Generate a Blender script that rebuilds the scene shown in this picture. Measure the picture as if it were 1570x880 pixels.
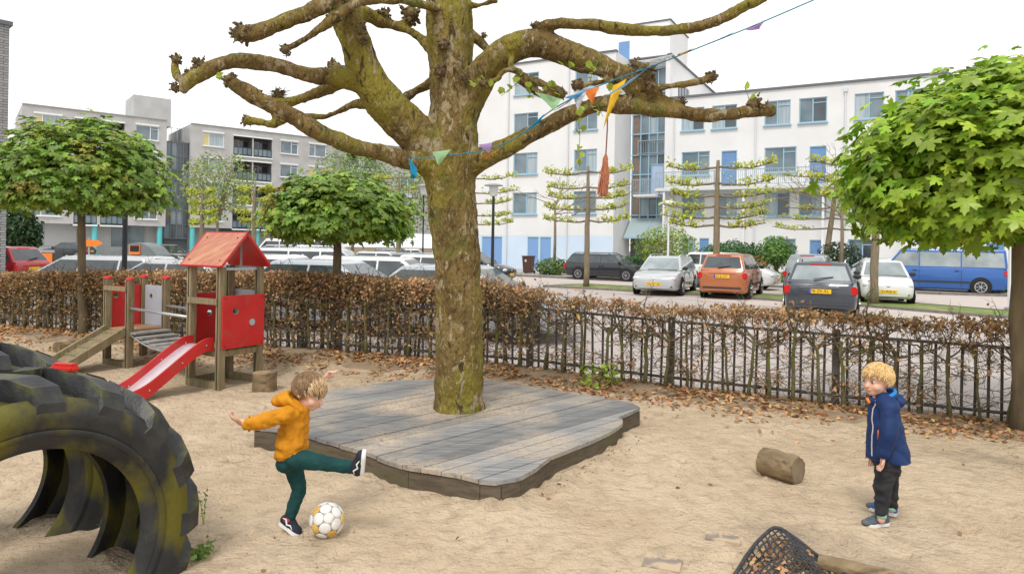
import bpy, bmesh, math, random
import numpy as np
from mathutils import Vector, Matrix, Euler, noise as mnoise

random.seed(7); rng = np.random.default_rng(7)
R = math.radians
for o in list(bpy.data.objects): bpy.data.objects.remove(o)
SC = bpy.context.scene
COL = SC.collection

# ------------------------------------------------------------------ camera
FPX, CX, HZ, CAMH, ROLL = 1050.0, 785.0, 378.0, 1.72, R(0.95)
cam = bpy.data.cameras.new('camera'); camo = bpy.data.objects.new('camera', cam); COL.objects.link(camo)
cam.sensor_width = 36; cam.lens = 36 * FPX / 1570; cam.clip_end = 900; cam.clip_start = 0.05
cam.shift_y = -(440 - HZ) / 1570
camo.matrix_world = Matrix.Translation((0, 0, CAMH)) @ Matrix.Rotation(R(90), 4, 'X') @ Matrix.Rotation(ROLL, 4, 'Z')
SC.camera = camo

# ------------------------------------------------------------------ light
SUN_EL, SUN_AZ = R(55), R(200)
w = bpy.data.worlds.new('World'); SC.world = w; w.use_nodes = True
nt = w.node_tree; nt.nodes.clear()
sky = nt.nodes.new('ShaderNodeTexSky'); sky.sky_type = 'NISHITA'; sky.sun_disc = False
sky.sun_elevation = SUN_EL; sky.sun_rotation = SUN_AZ
hs = nt.nodes.new('ShaderNodeHueSaturation'); hs.inputs['Saturation'].default_value = 0.10
tcw = nt.nodes.new('ShaderNodeTexCoord'); nzw = nt.nodes.new('ShaderNodeTexNoise'); nzw.inputs['Scale'].default_value = 2.2
nzw.inputs['Detail'].default_value = 5
rpw = nt.nodes.new('ShaderNodeValToRGB')
rpw.color_ramp.elements[0].position = .3; rpw.color_ramp.elements[0].color = (11.0, 11.2, 11.4, 1)
rpw.color_ramp.elements[1].position = .75; rpw.color_ramp.elements[1].color = (13.2, 13.2, 13.2, 1)
mxw = nt.nodes.new('ShaderNodeMix'); mxw.data_type = 'RGBA'; mxw.inputs[0].default_value = .86
bg = nt.nodes.new('ShaderNodeBackground'); bg.inputs[1].default_value = 0.085
outw = nt.nodes.new('ShaderNodeOutputWorld')
L = nt.links.new
L(tcw.outputs['Generated'], nzw.inputs['Vector']); L(nzw.outputs['Fac'], rpw.inputs[0])
L(sky.outputs[0], hs.inputs['Color']); L(hs.outputs[0], mxw.inputs[6]); L(rpw.outputs[0], mxw.inputs[7])
L(mxw.outputs[2], bg.inputs[0]); L(bg.outputs[0], outw.inputs[0])
sl = bpy.data.lights.new('sun', 'SUN'); sl.energy = 1.5; sl.angle = R(14); sl.color = (1, .96, .9)
so = bpy.data.objects.new('sun', sl); COL.objects.link(so)
sd = Vector((math.sin(SUN_AZ) * math.cos(SUN_EL), math.cos(SUN_AZ) * math.cos(SUN_EL), math.sin(SUN_EL)))
so.rotation_euler = sd.to_track_quat('Z', 'Y').to_euler()
SC.view_settings.view_transform = 'Standard'; SC.view_settings.look = 'None'
SC.view_settings.exposure = 0.42; SC.view_settings.gamma = 1; SC.view_settings.use_curve_mapping = False
SC.render.engine = 'CYCLES'
SC.render.resolution_x = 1024; SC.render.resolution_y = 573

# ------------------------------------------------------------------ measuring helpers
_S, _C = math.sin(ROLL), math.cos(ROLL)
def U(x, y):
    a, b = x - CX, y - HZ
    return CX + a * _C + b * _S, HZ - a * _S + b * _C
def at(x, y, Y):
    a, b = U(x, y)
    return Vector(((a - CX) / FPX * Y, Y, CAMH - (b - HZ) / FPX * Y))
def gnd(x, y, z=0.0):
    a, b = U(x, y)
    Y = FPX * (CAMH - z) / (b - HZ)
    return Vector(((a - CX) / FPX * Y, Y, z))

# ------------------------------------------------------------------ scene helpers
def tag(o, label=None, cat=None, group=None, kind=None):
    if label: o['label'] = label
    if cat: o['category'] = cat
    if group: o['group'] = group
    if kind: o['kind'] = kind
    return o
def thing(name, label, cat, loc=(0, 0, 0), rz=0.0, group=None):
    o = bpy.data.objects.new(name, None); o.empty_display_size = .1; COL.objects.link(o)
    o.location = loc; o.rotation_euler = (0, 0, rz)
    return tag(o, label, cat, group)
def link(name, me, parent=None, loc=None, rot=None, scale=None):
    o = bpy.data.objects.new(name, me); COL.objects.link(o)
    if parent is not None: o.parent = parent
    if loc is not None: o.location = loc
    if rot is not None: o.rotation_euler = rot
    if scale is not None: o.scale = (scale,) * 3 if isinstance(scale, (int, float)) else scale
    return o
def copy_tree(o, parent=None):
    c = o.copy(); COL.objects.link(c); c.parent = parent
    for ch in list(o.children): copy_tree(ch, c)
    return c
def fast_mesh(name, V, F, mat=None, smooth=False):
    V = np.asarray(V, dtype=np.float32); F = np.asarray(F, dtype=np.int32)
    me = bpy.data.meshes.new(name)
    k = F.shape[1]
    me.vertices.add(len(V)); me.vertices.foreach_set('co', V.ravel())
    me.loops.add(F.size); me.loops.foreach_set('vertex_index', F.ravel())
    me.polygons.add(len(F)); me.polygons.foreach_set('loop_start', np.arange(0, F.size, k, dtype=np.int32))
    me.update(calc_edges=True); me.validate()
    if smooth: me.polygons.foreach_set('use_smooth', np.ones(len(F), dtype=bool))
    if mat: me.materials.append(mat)
    return me

class MB:
    def __init__(s): s.v = []; s.f = []
    def add(s, vs, fs):
        b = len(s.v); s.v += [tuple(p) for p in vs]; s.f += [tuple(i + b for i in q) for q in fs]; return s
    def box(s, c, d, rz=0.0, M=None):
        x, y, z = d[0] / 2, d[1] / 2, d[2] / 2
        P = [Vector((sx * x, sy * y, sz * z)) for sz in (-1, 1) for sx, sy in ((-1, -1), (1, -1), (1, 1), (-1, 1))]
        if M is None: M = Matrix.Rotation(rz, 3, 'Z')
        P = [M @ p + Vector(c) for p in P]
        return s.add(P, [(3, 2, 1, 0), (4, 5, 6, 7), (0, 1, 5, 4), (1, 2, 6, 5), (2, 3, 7, 6), (3, 0, 4, 7)])
    def bar(s, a, b, wd, th, up=(0, 0, 1)):
        a, b = Vector(a), Vector(b); d = (b - a); l = d.length; d.normalize()
        u = Vector(up); sd_ = d.cross(u)
        if sd_.length < 1e-4: sd_ = d.cross(Vector((1, 0, 0)))
        sd_.normalize(); u = sd_.cross(d)
        M = Matrix((d, sd_, u)).transposed()
        return s.box((a + b) / 2, (l, wd, th), M=M)
    def tube(s, pts, rad, n=8, cap=True, jit=0.0):
        pts = [Vector(p) for p in pts]
        if isinstance(rad, (int, float)): rad = [rad] * len(pts)
        t0 = (pts[1] - pts[0]).normalized()
        a = t0.orthogonal().normalized(); vs = []; fs = []
        for i, p in enumerate(pts):
            t = (pts[min(i + 1, len(pts) - 1)] - pts[max(i - 1, 0)])
            t = t.normalized() if t.length > 1e-9 else t0
            a = (a - t * a.dot(t)); a = a.normalized() if a.length > 1e-6 else t.orthogonal().normalized()
            b = t.cross(a)
            for k in range(n):
                q = 2 * math.pi * k / n
                r = rad[i] * (1 + (random.uniform(-jit, jit) if jit else 0))
                vs.append(p + (a * math.cos(q) + b * math.sin(q)) * r)
        for i in range(len(pts) - 1):
            for k in range(n):
                k2 = (k + 1) % n
                fs.append((i * n + k, i * n + k2, (i + 1) * n + k2, (i + 1) * n + k))
        if cap:
            fs.append(tuple(range(n - 1, -1, -1))); m = (len(pts) - 1) * n; fs.append(tuple(range(m, m + n)))
        return s.add(vs, fs)
    def ell(s, c, r, M=None, n=12, m=8):
        c = Vector(c); r = (r,) * 3 if isinstance(r, (int, float)) else r
        vs = []; fs = []
        for i in range(m + 1):
            th = math.pi * i / m
            for k in range(n):
                ph = 2 * math.pi * k / n
                p = Vector((r[0] * math.sin(th) * math.cos(ph), r[1] * math.sin(th) * math.sin(ph), r[2] * math.cos(th)))
                vs.append((M @ p if M else p) + c)
        for i in range(m):
            for k in range(n):
                k2 = (k + 1) % n
                fs.append((i * n + k, (i + 1) * n + k, (i + 1) * n + k2, i * n + k2))
        return s.add(vs, fs)
    def cap(s, p, r1, q, r2, n=14):
        p, q = Vector(p), Vector(q); d = (q - p); l = d.length
        d = d.normalized() if l > 1e-6 else Vector((0, 0, 1))
        pts = []; rad = []
        for k in range(5):
            a = math.pi / 2 * (1 - k / 4); pts.append(p - d * r1 * math.sin(a)); rad.append(max(r1 * math.cos(a), 1e-4))
        for k in range(5):
            a = math.pi / 2 * (k / 4); pts.append(q + d * r2 * math.sin(a)); rad.append(max(r2 * math.cos(a), 1e-4))
        return s.tube(pts, rad, n)
    def lathe(s, prof, n=24, axis='Z', c=(0, 0, 0), close=False):
        vs = []; fs = []
        for (r, h) in prof:
            for k in range(n):
                q = 2 * math.pi * k / n; x, y = r * math.cos(q), r * math.sin(q)
                p = (x, y, h) if axis == 'Z' else ((h, x, y) if axis == 'X' else (x, h, y))
                vs.append(Vector(p) + Vector(c))
        m = len(prof)
        for i in range(m if close else m - 1):
            for k in range(n):
                k2 = (k + 1) % n; j = (i + 1) % m
                fs.append((i * n + k, i * n + k2, j * n + k2, j * n + k))
        return s.add(vs, fs)
    def prism(s, poly, z0, z1):
        n = len(poly)
        vs = [(p[0], p[1], z0) for p in poly] + [(p[0], p[1], z1) for p in poly]
        return s.add(vs, [tuple(range(n - 1, -1, -1)), tuple(range(n, 2 * n))] + [(i, (i + 1) % n, n + (i + 1) % n, n + i) for i in range(n)])
    def mesh(s, name, mat=None, smooth=False, fix=True, ang=None, bevel=0.0):
        me = bpy.data.meshes.new(name); me.from_pydata(s.v, [], s.f)
        if fix or bevel:
            bm = bmesh.new(); bm.from_mesh(me)
            bmesh.ops.recalc_face_normals(bm, faces=bm.faces)
            if bevel: bmesh.ops.bevel(bm, geom=list(bm.edges), offset=bevel, segments=2, affect='EDGES', clamp_overlap=True)
            bm.to_mesh(me); bm.free()
        if smooth:
            me.polygons.foreach_set('use_smooth', np.ones(len(me.polygons), dtype=bool))
            if ang: me.set_sharp_from_angle(angle=R(ang))
        me.update()
        if mat: me.materials.append(mat)
        return me
    def build(s, name, mat, parent=None, smooth=False, loc=None, rot=None, ang=None, bevel=0.0):
        return link(name, s.mesh(name, mat, smooth, True, ang, bevel), parent, loc, rot)

def sphere_dirs(n):
    i = np.arange(n) + .5; ph = np.arccos(1 - 2 * i / n); th = math.pi * (1 + 5 ** .5) * i
    return np.stack([np.cos(th) * np.sin(ph), np.sin(th) * np.sin(ph), np.cos(ph)], 1)
def catmull(P, per=4):
    P = [np.array(p, float) for p in P]; Q = [2 * P[0] - P[1]] + P + [2 * P[-1] - P[-2]]; out = []
    for i in range(1, len(Q) - 2):
        a, b, c, d = Q[i - 1:i + 3]
        for k in range(per):
            t = k / per
            out.append(.5 * ((2 * b) + (c - a) * t + (2 * a - 5 * b + 4 * c - d) * t * t + (3 * b - a - 3 * c + d) * t ** 3))
    out.append(P[-1]); return out
def remesh(mb, name, mat, voxel, smooth_it=4, fac=.5, parent=None, post=None, loc=None):
    me = mb.mesh(name + '_tmp'); o = bpy.data.objects.new(name + '_tmp', me); COL.objects.link(o)
    m = o.modifiers.new('r', 'REMESH'); m.mode = 'VOXEL'; m.voxel_size = voxel
    if smooth_it:
        m2 = o.modifiers.new('s', 'SMOOTH'); m2.iterations = smooth_it; m2.factor = fac
    dg = bpy.context.evaluated_depsgraph_get()
    me2 = bpy.data.meshes.new_from_object(o.evaluated_get(dg))
    bpy.data.objects.remove(o); bpy.data.meshes.remove(me); me2.name = name
    n = len(me2.vertices); V = np.empty(n * 3, np.float32); me2.vertices.foreach_get('co', V); V = V.reshape(-1, 3)
    if post:
        N = np.empty(n * 3, np.float32); me2.vertices.foreach_get('normal', N); N = N.reshape(-1, 3)
        V = post(V, N); me2.vertices.foreach_set('co', np.asarray(V, np.float32).ravel())
    me2.polygons.foreach_set('use_smooth', np.ones(len(me2.polygons), dtype=bool)); me2.update()
    me2.materials.clear()
    if mat: me2.materials.append(mat)
    return link(name, me2, parent, loc)
def ripple(amp, sc, stretch=(1, 1, 1), sc2=None, amp2=0):
    def f(V, N):
        d = np.array([mnoise.noise(Vector((p[0] * sc * stretch[0], p[1] * sc * stretch[1], p[2] * sc * stretch[2]))) for p in V])
        if sc2: d = d * amp + amp2 * np.array([mnoise.noise(Vector(p * sc2)) for p in V])
        else: d = d * amp
        return V + N * d[:, None]
    return f

# ------------------------------------------------------------------ materials
MATS = {}
def mat(name, c1, c2=None, scale=5.0, rough=.7, bump=0.0, bscale=40.0, metal=0.0, spec=.4, coat=0.0, lo=.35, hi=.65,
        island=0.0, trans=0.0, objrand=0.0, stretch=None, c3=None, c3s=2.0, c3lo=.55, c3hi=.65, emit=None, coord='Object', detail=6, hue=0.0):
    if name in MATS: return MATS[name]
    m = bpy.data.materials.new(name); m.use_nodes = True; MATS[name] = m
    t = m.node_tree; t.nodes.clear(); N = t.nodes.new; K = t.links.new
    out = N('ShaderNodeOutputMaterial'); b = N('ShaderNodeBsdfPrincipled')
    b.inputs['Roughness'].default_value = rough; b.inputs['Metallic'].default_value = metal
    b.inputs['Specular IOR Level'].default_value = spec; b.inputs['Coat Weight'].default_value = coat
    b.inputs['Coat Roughness'].default_value = .06
    tc = N('ShaderNodeTexCoord'); vec = tc.outputs[coord]
    if stretch:
        mp = N('ShaderNodeMapping'); mp.inputs['Scale'].default_value = stretch; K(vec, mp.inputs[0]); vec = mp.outputs[0]
    def ramp(sc, l, h, det=detail):
        z = N('ShaderNodeTexNoise'); z.inputs['Scale'].default_value = sc; z.inputs['Detail'].default_value = det; K(vec, z.inputs['Vector'])
        q = N('ShaderNodeMapRange'); q.inputs[1].default_value = l; q.inputs[2].default_value = h; K(z.outputs['Fac'], q.inputs[0]); return q.outputs[0]
    def mix(f, a, bb, mode='MIX'):
        x = N('ShaderNodeMix'); x.data_type = 'RGBA'; x.blend_type = mode
        for s_, v in ((0, f), (6, a), (7, bb)):
            if isinstance(v, (int, float)): x.inputs[s_].default_value = v
            elif isinstance(v, tuple): x.inputs[s_].default_value = v + (1,) if len(v) == 3 else v
            else: K(v, x.inputs[s_])
        return x.outputs[2]
    col = c1
    if c2: col = mix(ramp(scale, lo, hi), c1, c2)
    if c3: col = mix(ramp(c3s, c3lo, c3hi), col, c3)
    if island or objrand or hue:
        if isinstance(col, tuple): col = mix(0.0, col, col)
        if objrand and not island:
            oi = N('ShaderNodeObjectInfo'); rnd = oi.outputs['Random']
        else:
            ge = N('ShaderNodeNewGeometry'); rnd = ge.outputs['Random Per Island']
        q = N('ShaderNodeMapRange'); a_ = max(island, objrand); q.inputs[3].default_value = 1 - a_; q.inputs[4].default_value = 1 + a_
        K(rnd, q.inputs[0])
        h_ = N('ShaderNodeHueSaturation'); K(q.outputs[0], h_.inputs['Value']); K(col, h_.inputs['Color'])
        if hue:
            q2 = N('ShaderNodeMapRange'); q2.inputs[3].default_value = .5 - hue; q2.inputs[4].default_value = .5 + hue
            wn = N('ShaderNodeTexWhiteNoise'); wn.noise_dimensions = '1D'; K(rnd, wn.inputs['W']); K(wn.outputs['Value'], q2.inputs[0]); K(q2.outputs[0], h_.inputs['Hue'])
        col = h_.outputs[0]
    if isinstance(col, tuple): b.inputs['Base Color'].default_value = col + (1,)
    else: K(col, b.inputs['Base Color'])
    if bump:
        z = N('ShaderNodeTexNoise'); z.inputs['Scale'].default_value = bscale; z.inputs['Detail'].default_value = 8; K(vec, z.inputs['Vector'])
        u = N('ShaderNodeBump'); u.inputs['Strength'].default_value = bump; u.inputs['Distance'].default_value = .02
        K(z.outputs['Fac'], u.inputs['Height']); K(u.outputs[0], b.inputs['Normal'])
    sh = b.outputs[0]
    if trans:
        tr = N('ShaderNodeBsdfTranslucent')
        if isinstance(col, tuple): tr.inputs[0].default_value = col + (1,)
        else: K(col, tr.inputs[0])
        mx = N('ShaderNodeMixShader'); mx.inputs[0].default_value = trans; K(sh, mx.inputs[1]); K(tr.outputs[0], mx.inputs[2]); sh = mx.outputs[0]
    K(sh, out.inputs[0]); return m

M_white = mat('white_plaster', (.70, .695, .69), (.75, .745, .74), scale=.6, rough=.9, bump=.05, bscale=30)
M_whitelow = mat('blue_plaster', (.55, .66, .80), (.60, .70, .82), scale=.6, rough=.9)
M_grey = mat('grey_concrete', (.42, .415, .405), (.49, .485, .475), scale=.8, rough=.9, bump=.05, bscale=20)
M_frame = mat('pale_blue_frame', (.30, .47, .58), rough=.5)
M_framew = mat('white_frame', (.78, .80, .80), rough=.5)
M_door = mat('blue_door', (.13, .25, .46), (.15, .28, .50), rough=.5)
M_garage = mat('garage_door_blue', (.20, .34, .62), rough=.5)
M_pane = mat('window_pane', (.10, .15, .18), (.20, .25, .28), scale=.7, rough=.06, spec=.7)
M_paned = mat('dark_pane', (.03, .045, .055), (.07, .09, .10), scale=.5, rough=.05, spec=.8)
M_curtain = mat('curtain_pane', (.42, .48, .50), (.25, .32, .36), scale=2.0, rough=.2, spec=.6, stretch=(6, 1, .2))
M_dark = mat('dark_void', (.02, .02, .022), rough=.8)
M_turq = mat('turquoise_steel', (.12, .52, .54), rough=.45)
M_railm = mat('grey_railing', (.33, .40, .45), rough=.5, metal=.3)
M_blackrail = mat('black_railing', (.03, .035, .04), rough=.5)
M_slab = mat('balcony_slab', (.62, .63, .62), rough=.9)
M_coping = mat('roof_coping', (.13, .14, .15), rough=.6)
M_steel = mat('galvanised_steel', (.42, .46, .50), (.5, .53, .56), scale=20, rough=.4, metal=.7)

# ================================================================== GROUND
def fence_y(x): return 8.80 - .376 * x
def berm(x, y):
    d = (fence_y(x) - y) / 1.068
    a = np.interp(x, [-14, 0, 1.5, 3, 5], [.16, .20, .12, .07, .02])
    return a * math.exp(-(d / (.75 if d > 0 else .4)) ** 2)
def sand_h(x, y):
    v = Vector((x, y, 0))
    z = berm(x, y)
    z += .016 * mnoise.noise(v * 1.3) + .007 * mnoise.noise(v * 5) + .0045 * mnoise.noise(v * 13 + Vector((3, 1, 2)))
    # drifted sand along the front edges of the deck and round the tyres
    for (ax, ay, bx, by, hgt, wd) in ((-.04, 4.62, 1.05, 6.15, .05, .20), (-.06, 4.62, -1.3, 5.25, .035, .16)):
        px, py = x - ax, y - ay; dx, dy = bx - ax, by - ay; l2 = dx * dx + dy * dy
        t = min(1, max(0, (px * dx + py * dy) / l2)); q = math.hypot(px - t * dx, py - t * dy)
        z += hgt * math.exp(-(q / wd) ** 2) * (.6 + .8 * mnoise.noise(v * 6))
    q = math.hypot(x + 2.45, y - 3.75); z += .05 * math.exp(-(q / .35) ** 2)
    return z
def patch(name, poly, z, m, kind='structure', thick=0):
    mb = MB()
    if thick: mb.prism(poly, z - thick, z)
    else: mb.add([(p[0], p[1], z) for p in poly], [tuple(range(len(poly)))])
    o = mb.build(name, m); o['kind'] = kind; return o

def sand_mat():
    m = bpy.data.materials.new('sand'); m.use_nodes = True; t = m.node_tree; N = t.nodes.new; K = t.links.new
    b = t.nodes['Principled BSDF']; b.inputs['Roughness'].default_value = .95; b.inputs['Specular IOR Level'].default_value = .12
    tc = N('ShaderNodeTexCoord'); v = tc.outputs['Object']
    def nz(sc, l, h, det=8, dist=0.0):
        z = N('ShaderNodeTexNoise'); z.inputs['Scale'].default_value = sc; z.inputs['Detail'].default_value = det; z.inputs['Distortion'].default_value = dist; K(v, z.inputs['Vector'])
        q = N('ShaderNodeMapRange'); q.inputs[1].default_value = l; q.inputs[2].default_value = h; K(z.outputs['Fac'], q.inputs[0]); return q.outputs[0], z.outputs['Fac']
    def mix(f, a, c):
        x = N('ShaderNodeMix'); x.data_type = 'RGBA'; K(f, x.inputs[0])
        for s_, w_ in ((6, a), (7, c)):
            if isinstance(w_, tuple): x.inputs[s_].default_value = w_ + (1,)
            else: K(w_, x.inputs[s_])
        return x.outputs[2]
    c = mix(nz(1.3, .40, .66)[0], (.585, .46, .32), (.495, .375, .25))
    c = mix(nz(7, .48, .78)[0], c, (.40, .305, .21))
    c = mix(nz(.8, .60, .74, 6, .5)[0], c, (.30, .24, .175))          # damp, trodden patches
    c = mix(nz(3.3, .66, .74, 6, 1.0)[0], c, (.32, .25, .175))
    c = mix(nz(60, .66, .72, 3)[0], c, (.20, .145, .09))                # grit
    c = mix(nz(170, .62, .72, 2)[0], c, (.64, .54, .40))
    K(c, b.inputs['Base Color'])
    h1, h2, h3 = nz(11, 0, 1, 6)[1], nz(34, 0, 1, 8)[1], nz(120, 0, 1, 4)[1]
    a = N('ShaderNodeMath'); a.operation = 'MULTIPLY_ADD'; K(h2, a.inputs[0]); a.inputs[1].default_value = .5; K(h1, a.inputs[2])
    a2 = N('ShaderNodeMath'); a2.operation = 'MULTIPLY_ADD'; K(h3, a2.inputs[0]); a2.inputs[1].default_value = .14; K(a.outputs[0], a2.inputs[2])
    u = N('ShaderNodeBump'); u.inputs['Strength'].default_value = .95; u.inputs['Distance'].default_value = .06; K(a2.outputs[0], u.inputs['Height']); K(u.outputs[0], b.inputs['Normal'])
    return m
M_sand = sand_mat()
M_earth = mat('dark_earth', (.16, .12, .085), (.22, .165, .11), scale=3, rough=.95, bump=.4, bscale=30, spec=.1)
M_pave = mat('parking_pavers', (.40, .345, .32), (.46, .405, .38), scale=9, rough=.9, bump=.15, bscale=30, spec=.2, c3=(.34, .30, .28), c3s=.4)
M_road = mat('road_bricks', (.46, .40, .365), (.52, .46, .42), scale=5, rough=.9, bump=.1, bscale=30, spec=.2)
M_walk = mat('pavement_tiles', (.36, .34, .32), (.42, .40, .37), scale=4, rough=.9, spec=.2)
M_kerb = mat('kerb_stone', (.16, .14, .125), (.22, .20, .18), scale=6, rough=.9)
M_grass = mat('verge_grass', (.10, .16, .03), (.20, .25, .06), scale=3, rough=.9, bump=.4, bscale=60, c3=(.30, .27, .13), c3s=1.2)
xs = np.concatenate([np.linspace(-16, -6, 60), np.linspace(-5.9, 5.2, 400), np.linspace(5.3, 10, 30)])
ys = np.concatenate([np.linspace(-1.5, 3.0, 30), np.linspace(3.03, 8, 190), np.linspace(8.06, 15.5, 110)])
nx, ny = len(xs), len(ys); V = []
for y in ys:
    for x in xs:
        d = (fence_y(x) - y) / 1.068
        z = sand_h(x, y) if d > -.7 else -.09
        if d <= -.35: z = z * max(0, (d + .7) / .35) - .09 * min(1, (-.35 - d) / .35) if d > -.7 else -.09
        V.append((x, y, z))
VA = np.array(V); gd = np.random.default_rng(21)
for k in range(420):                                                    # footprints and scuffs pressed into the sand
    x0, y0 = gd.uniform(-4.5, 5), gd.uniform(2.6, 8.6)
    if fence_y(x0) - y0 < .5: continue
    an = gd.uniform(0, 3.14); la, lb_ = gd.uniform(.05, .13), gd.uniform(.03, .06); dp = gd.uniform(.006, .022)
    m_ = (abs(VA[:, 0] - x0) < .4) & (abs(VA[:, 1] - y0) < .4); dx, dy = VA[m_, 0] - x0, VA[m_, 1] - y0
    u_, v_ = (dx * math.cos(an) + dy * math.sin(an)) / la, (-dx * math.sin(an) + dy * math.cos(an)) / lb_; q = u_ ** 2 + v_ ** 2
    VA[m_, 2] += -dp * np.exp(-q) + dp * .55 * np.exp(-(np.sqrt(q) - 1.7) ** 2 * 3)
V = VA
idx = np.arange(nx * ny).reshape(ny, nx)
F = np.stack([idx[:-1, :-1], idx[:-1, 1:], idx[1:, 1:], idx[1:, :-1]], -1).reshape(-1, 4)
cy = np.array(V)[F].mean(1); keep = (fence_y(cy[:, 0]) - cy[:, 1]) > -.75
tag(link('sand_ground', fast_mesh('sand_ground', V, F[keep], M_sand, True)), kind='structure')
bx = np.linspace(-11.5, 6.4, 240); bd = np.linspace(-.30, .62, 16); V = []
for d in bd:
    for x in bx:
        dd = d * (1 + .35 * mnoise.noise(Vector((x * 1.4, 0, 5))) + .2 * mnoise.noise(Vector((x * 4, 0, 9)))) if d > .3 else d
        y = fence_y(x) - dd * 1.068; V.append((x, y, sand_h(x, y) + .010 + .012 * mnoise.noise(Vector((x * 7, y * 7, 1))) - (.03 if d > .6 or d < -.28 else 0)))
idx = np.arange(len(V)).reshape(16, 240); F = np.stack([idx[:-1, :-1], idx[1:, :-1], idx[1:, 1:], idx[:-1, 1:]], -1).reshape(-1, 4)
tag(link('hedge_bed', fast_mesh('hedge_bed', V, F, mat('bed_earth', (.25, .185, .12), (.36, .27, .18), scale=3, rough=.95, bump=.6, bscale=30, spec=.1, c3=(.15, .105, .07), c3s=5), True)), kind='structure')
patch('ground', [(-350, -40), (350, -40), (350, 420), (-350, 420)], -.12, M_earth)
fl = lambda x, off: (x, fence_y(x) + off)
patch('parking_lot', [fl(-60, .45), fl(14, .45), (60, 4), (60, 18), (14, 17), (2, 29.5), (-6, 40), (-30, 66), (-75, 66)], 0.0, M_pave)
patch('road', [(12.5, 15.2), (60, 12), (60, 36), (17.9, 28.6), (-.39, 40), (-6, 43), (-30, 78), (-60, 66), (-6, 36), (1.5, 29.6)], .006, M_road)
patch('pavement', [(60, 3.0), (60, 60), (20, 70), (-30, 82), (-9, 45), (-.39, 40), (2.73, 37.8), (17.88, 28.6), (20.5, 28.0), (40, 17)], .10, M_walk, thick=.12)
mb = MB()
kp = [(-9, 45), (-.39, 40), (2.73, 37.8), (17.88, 28.6), (20.5, 28.0), (40, 17)]
for a, b in zip(kp, kp[1:]): mb.bar((a[0], a[1], .055), (b[0], b[1], .055), .16, .118)
tag(mb.build('kerb', M_kerb), kind='structure')
# grass verge between parking and road
vg = [(1.4, 29.5), (3.6, 31.2), (8.6, 27.0), (12.9, 23.6), (15.2, 19.6), (13.2, 18.4), (11.2, 21.4), (7.3, 25.2)]
patch('grass_verge', vg, .06, M_grass)
mb = MB()
for a, b in zip(vg, vg[1:] + vg[:1]): mb.bar((a[0], a[1], .03), (b[0], b[1], .03), .12, .11)
tag(mb.build('verge_kerb', M_kerb), kind='structure')

# ================================================================== BUILDINGS
def wall_holes(mb, x0, x1, z0, z1, holes, y, depth):
    """front wall in plane y with rectangular openings and their reveals (local: x along, y inward)"""
    X = sorted({x0, x1} | {v for h in holes for v in h[:2]}); Z = sorted({z0, z1} | {v for h in holes for v in h[2:4]})
    for a, b in zip(X, X[1:]):
        for c, d in zip(Z, Z[1:]):
            mx_, mz = (a + b) / 2, (c + d) / 2
            if any(h[0] < mx_ < h[1] and h[2] < mz < h[3] for h in holes): continue
            mb.add([(a, y, c), (b, y, c), (b, y, d), (a, y, d)], [(0, 1, 2, 3)])
    for (a, b, c, d) in [h[:4] for h in holes]:
        mb.add([(a, y, c), (a, y + depth, c), (a, y + depth, d), (a, y, d)], [(0, 1, 2, 3)])
        mb.add([(b, y, c), (b, y, d), (b, y + depth, d), (b, y + depth, c)], [(0, 1, 2, 3)])
        mb.add([(a, y, c), (b, y, c), (b, y + depth, c), (a, y + depth, c)], [(0, 1, 2, 3)])
        mb.add([(a, y, d), (a, y + depth, d), (b, y + depth, d), (b, y, d)], [(0, 1, 2, 3)])
def window(par, x0, x1, z0, z1, y, split=.5, fm=None, panes=None, sill=True, head=False, t=.07):
    fm = fm or M_frame; mb = MB()
    yc = y + .10
    for a in (x0 + t / 2, x1 - t / 2): mb.box((a, yc, (z0 + z1) / 2), (t, .08, z1 - z0))
    for c in (z0 + t / 2, z1 - t / 2): mb.box(((x0 + x1) / 2, yc, c), (x1 - x0 - 2 * t, .078, t))
    xm = x0 + (x1 - x0) * split
    mb.box((xm, yc - .004, (z0 + z1) / 2), (t, .08, z1 - z0 - 2 * t))
    o = mb.build('window', fm, par)
    pm = panes or [random.choice([M_pane, M_pane, M_curtain]), random.choice([M_pane, M_paned, M_curtain])]
    for (a, b, m) in ((x0 + t, xm - t / 2, pm[0]), (xm + t / 2, x1 - t, pm[1])):
        MB().box(((a + b) / 2, yc + .02, (z0 + z1) / 2), (b - a, .02, z1 - z0 - 2 * t)).build('pane', m, o)
    # opening light: a top bar in the narrower half
    a, b = (xm + t / 2, x1 - t) if split >= .5 else (x0 + t, xm - t / 2)
    MB().box(((a + b) / 2, yc - .01, z1 - .32), (b - a, .06, .05)).build('transom', fm, o)
    if sill: MB().box(((x0 + x1) / 2, y - .04, z0 - .05), (x1 - x0 + .14, .2, .08)).build('sill', fm, o)
    if head: MB().box(((x0 + x1) / 2, y - .03, z1 + .09), (x1 - x0 + .1, .12, .16)).build('lintel', M_framew, o)
    return o
def door(par, x0, x1, z0, z1, y, m, fm=None, handle=True):
    o = MB().box(((x0 + x1) / 2, y + .10, (z0 + z1) / 2), (x1 - x0 - .1, .05, z1 - z0 - .06)).build('door', m, par)
    mb = MB()
    for a in (x0 + .025, x1 - .025): mb.box((a, y + .08, (z0 + z1) / 2), (.05, .12, z1 - z0))
    mb.box(((x0 + x1) / 2, y + .08, z1 - .03), (x1 - x0 - .1, .118, .06)); mb.build('frame', fm or M_frame, o)
    if handle: MB().box((x0 + .16, y + .06, z0 + 1.0), (.05, .05, .2)).build('handle', M_steel, o)
    return o
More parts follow.
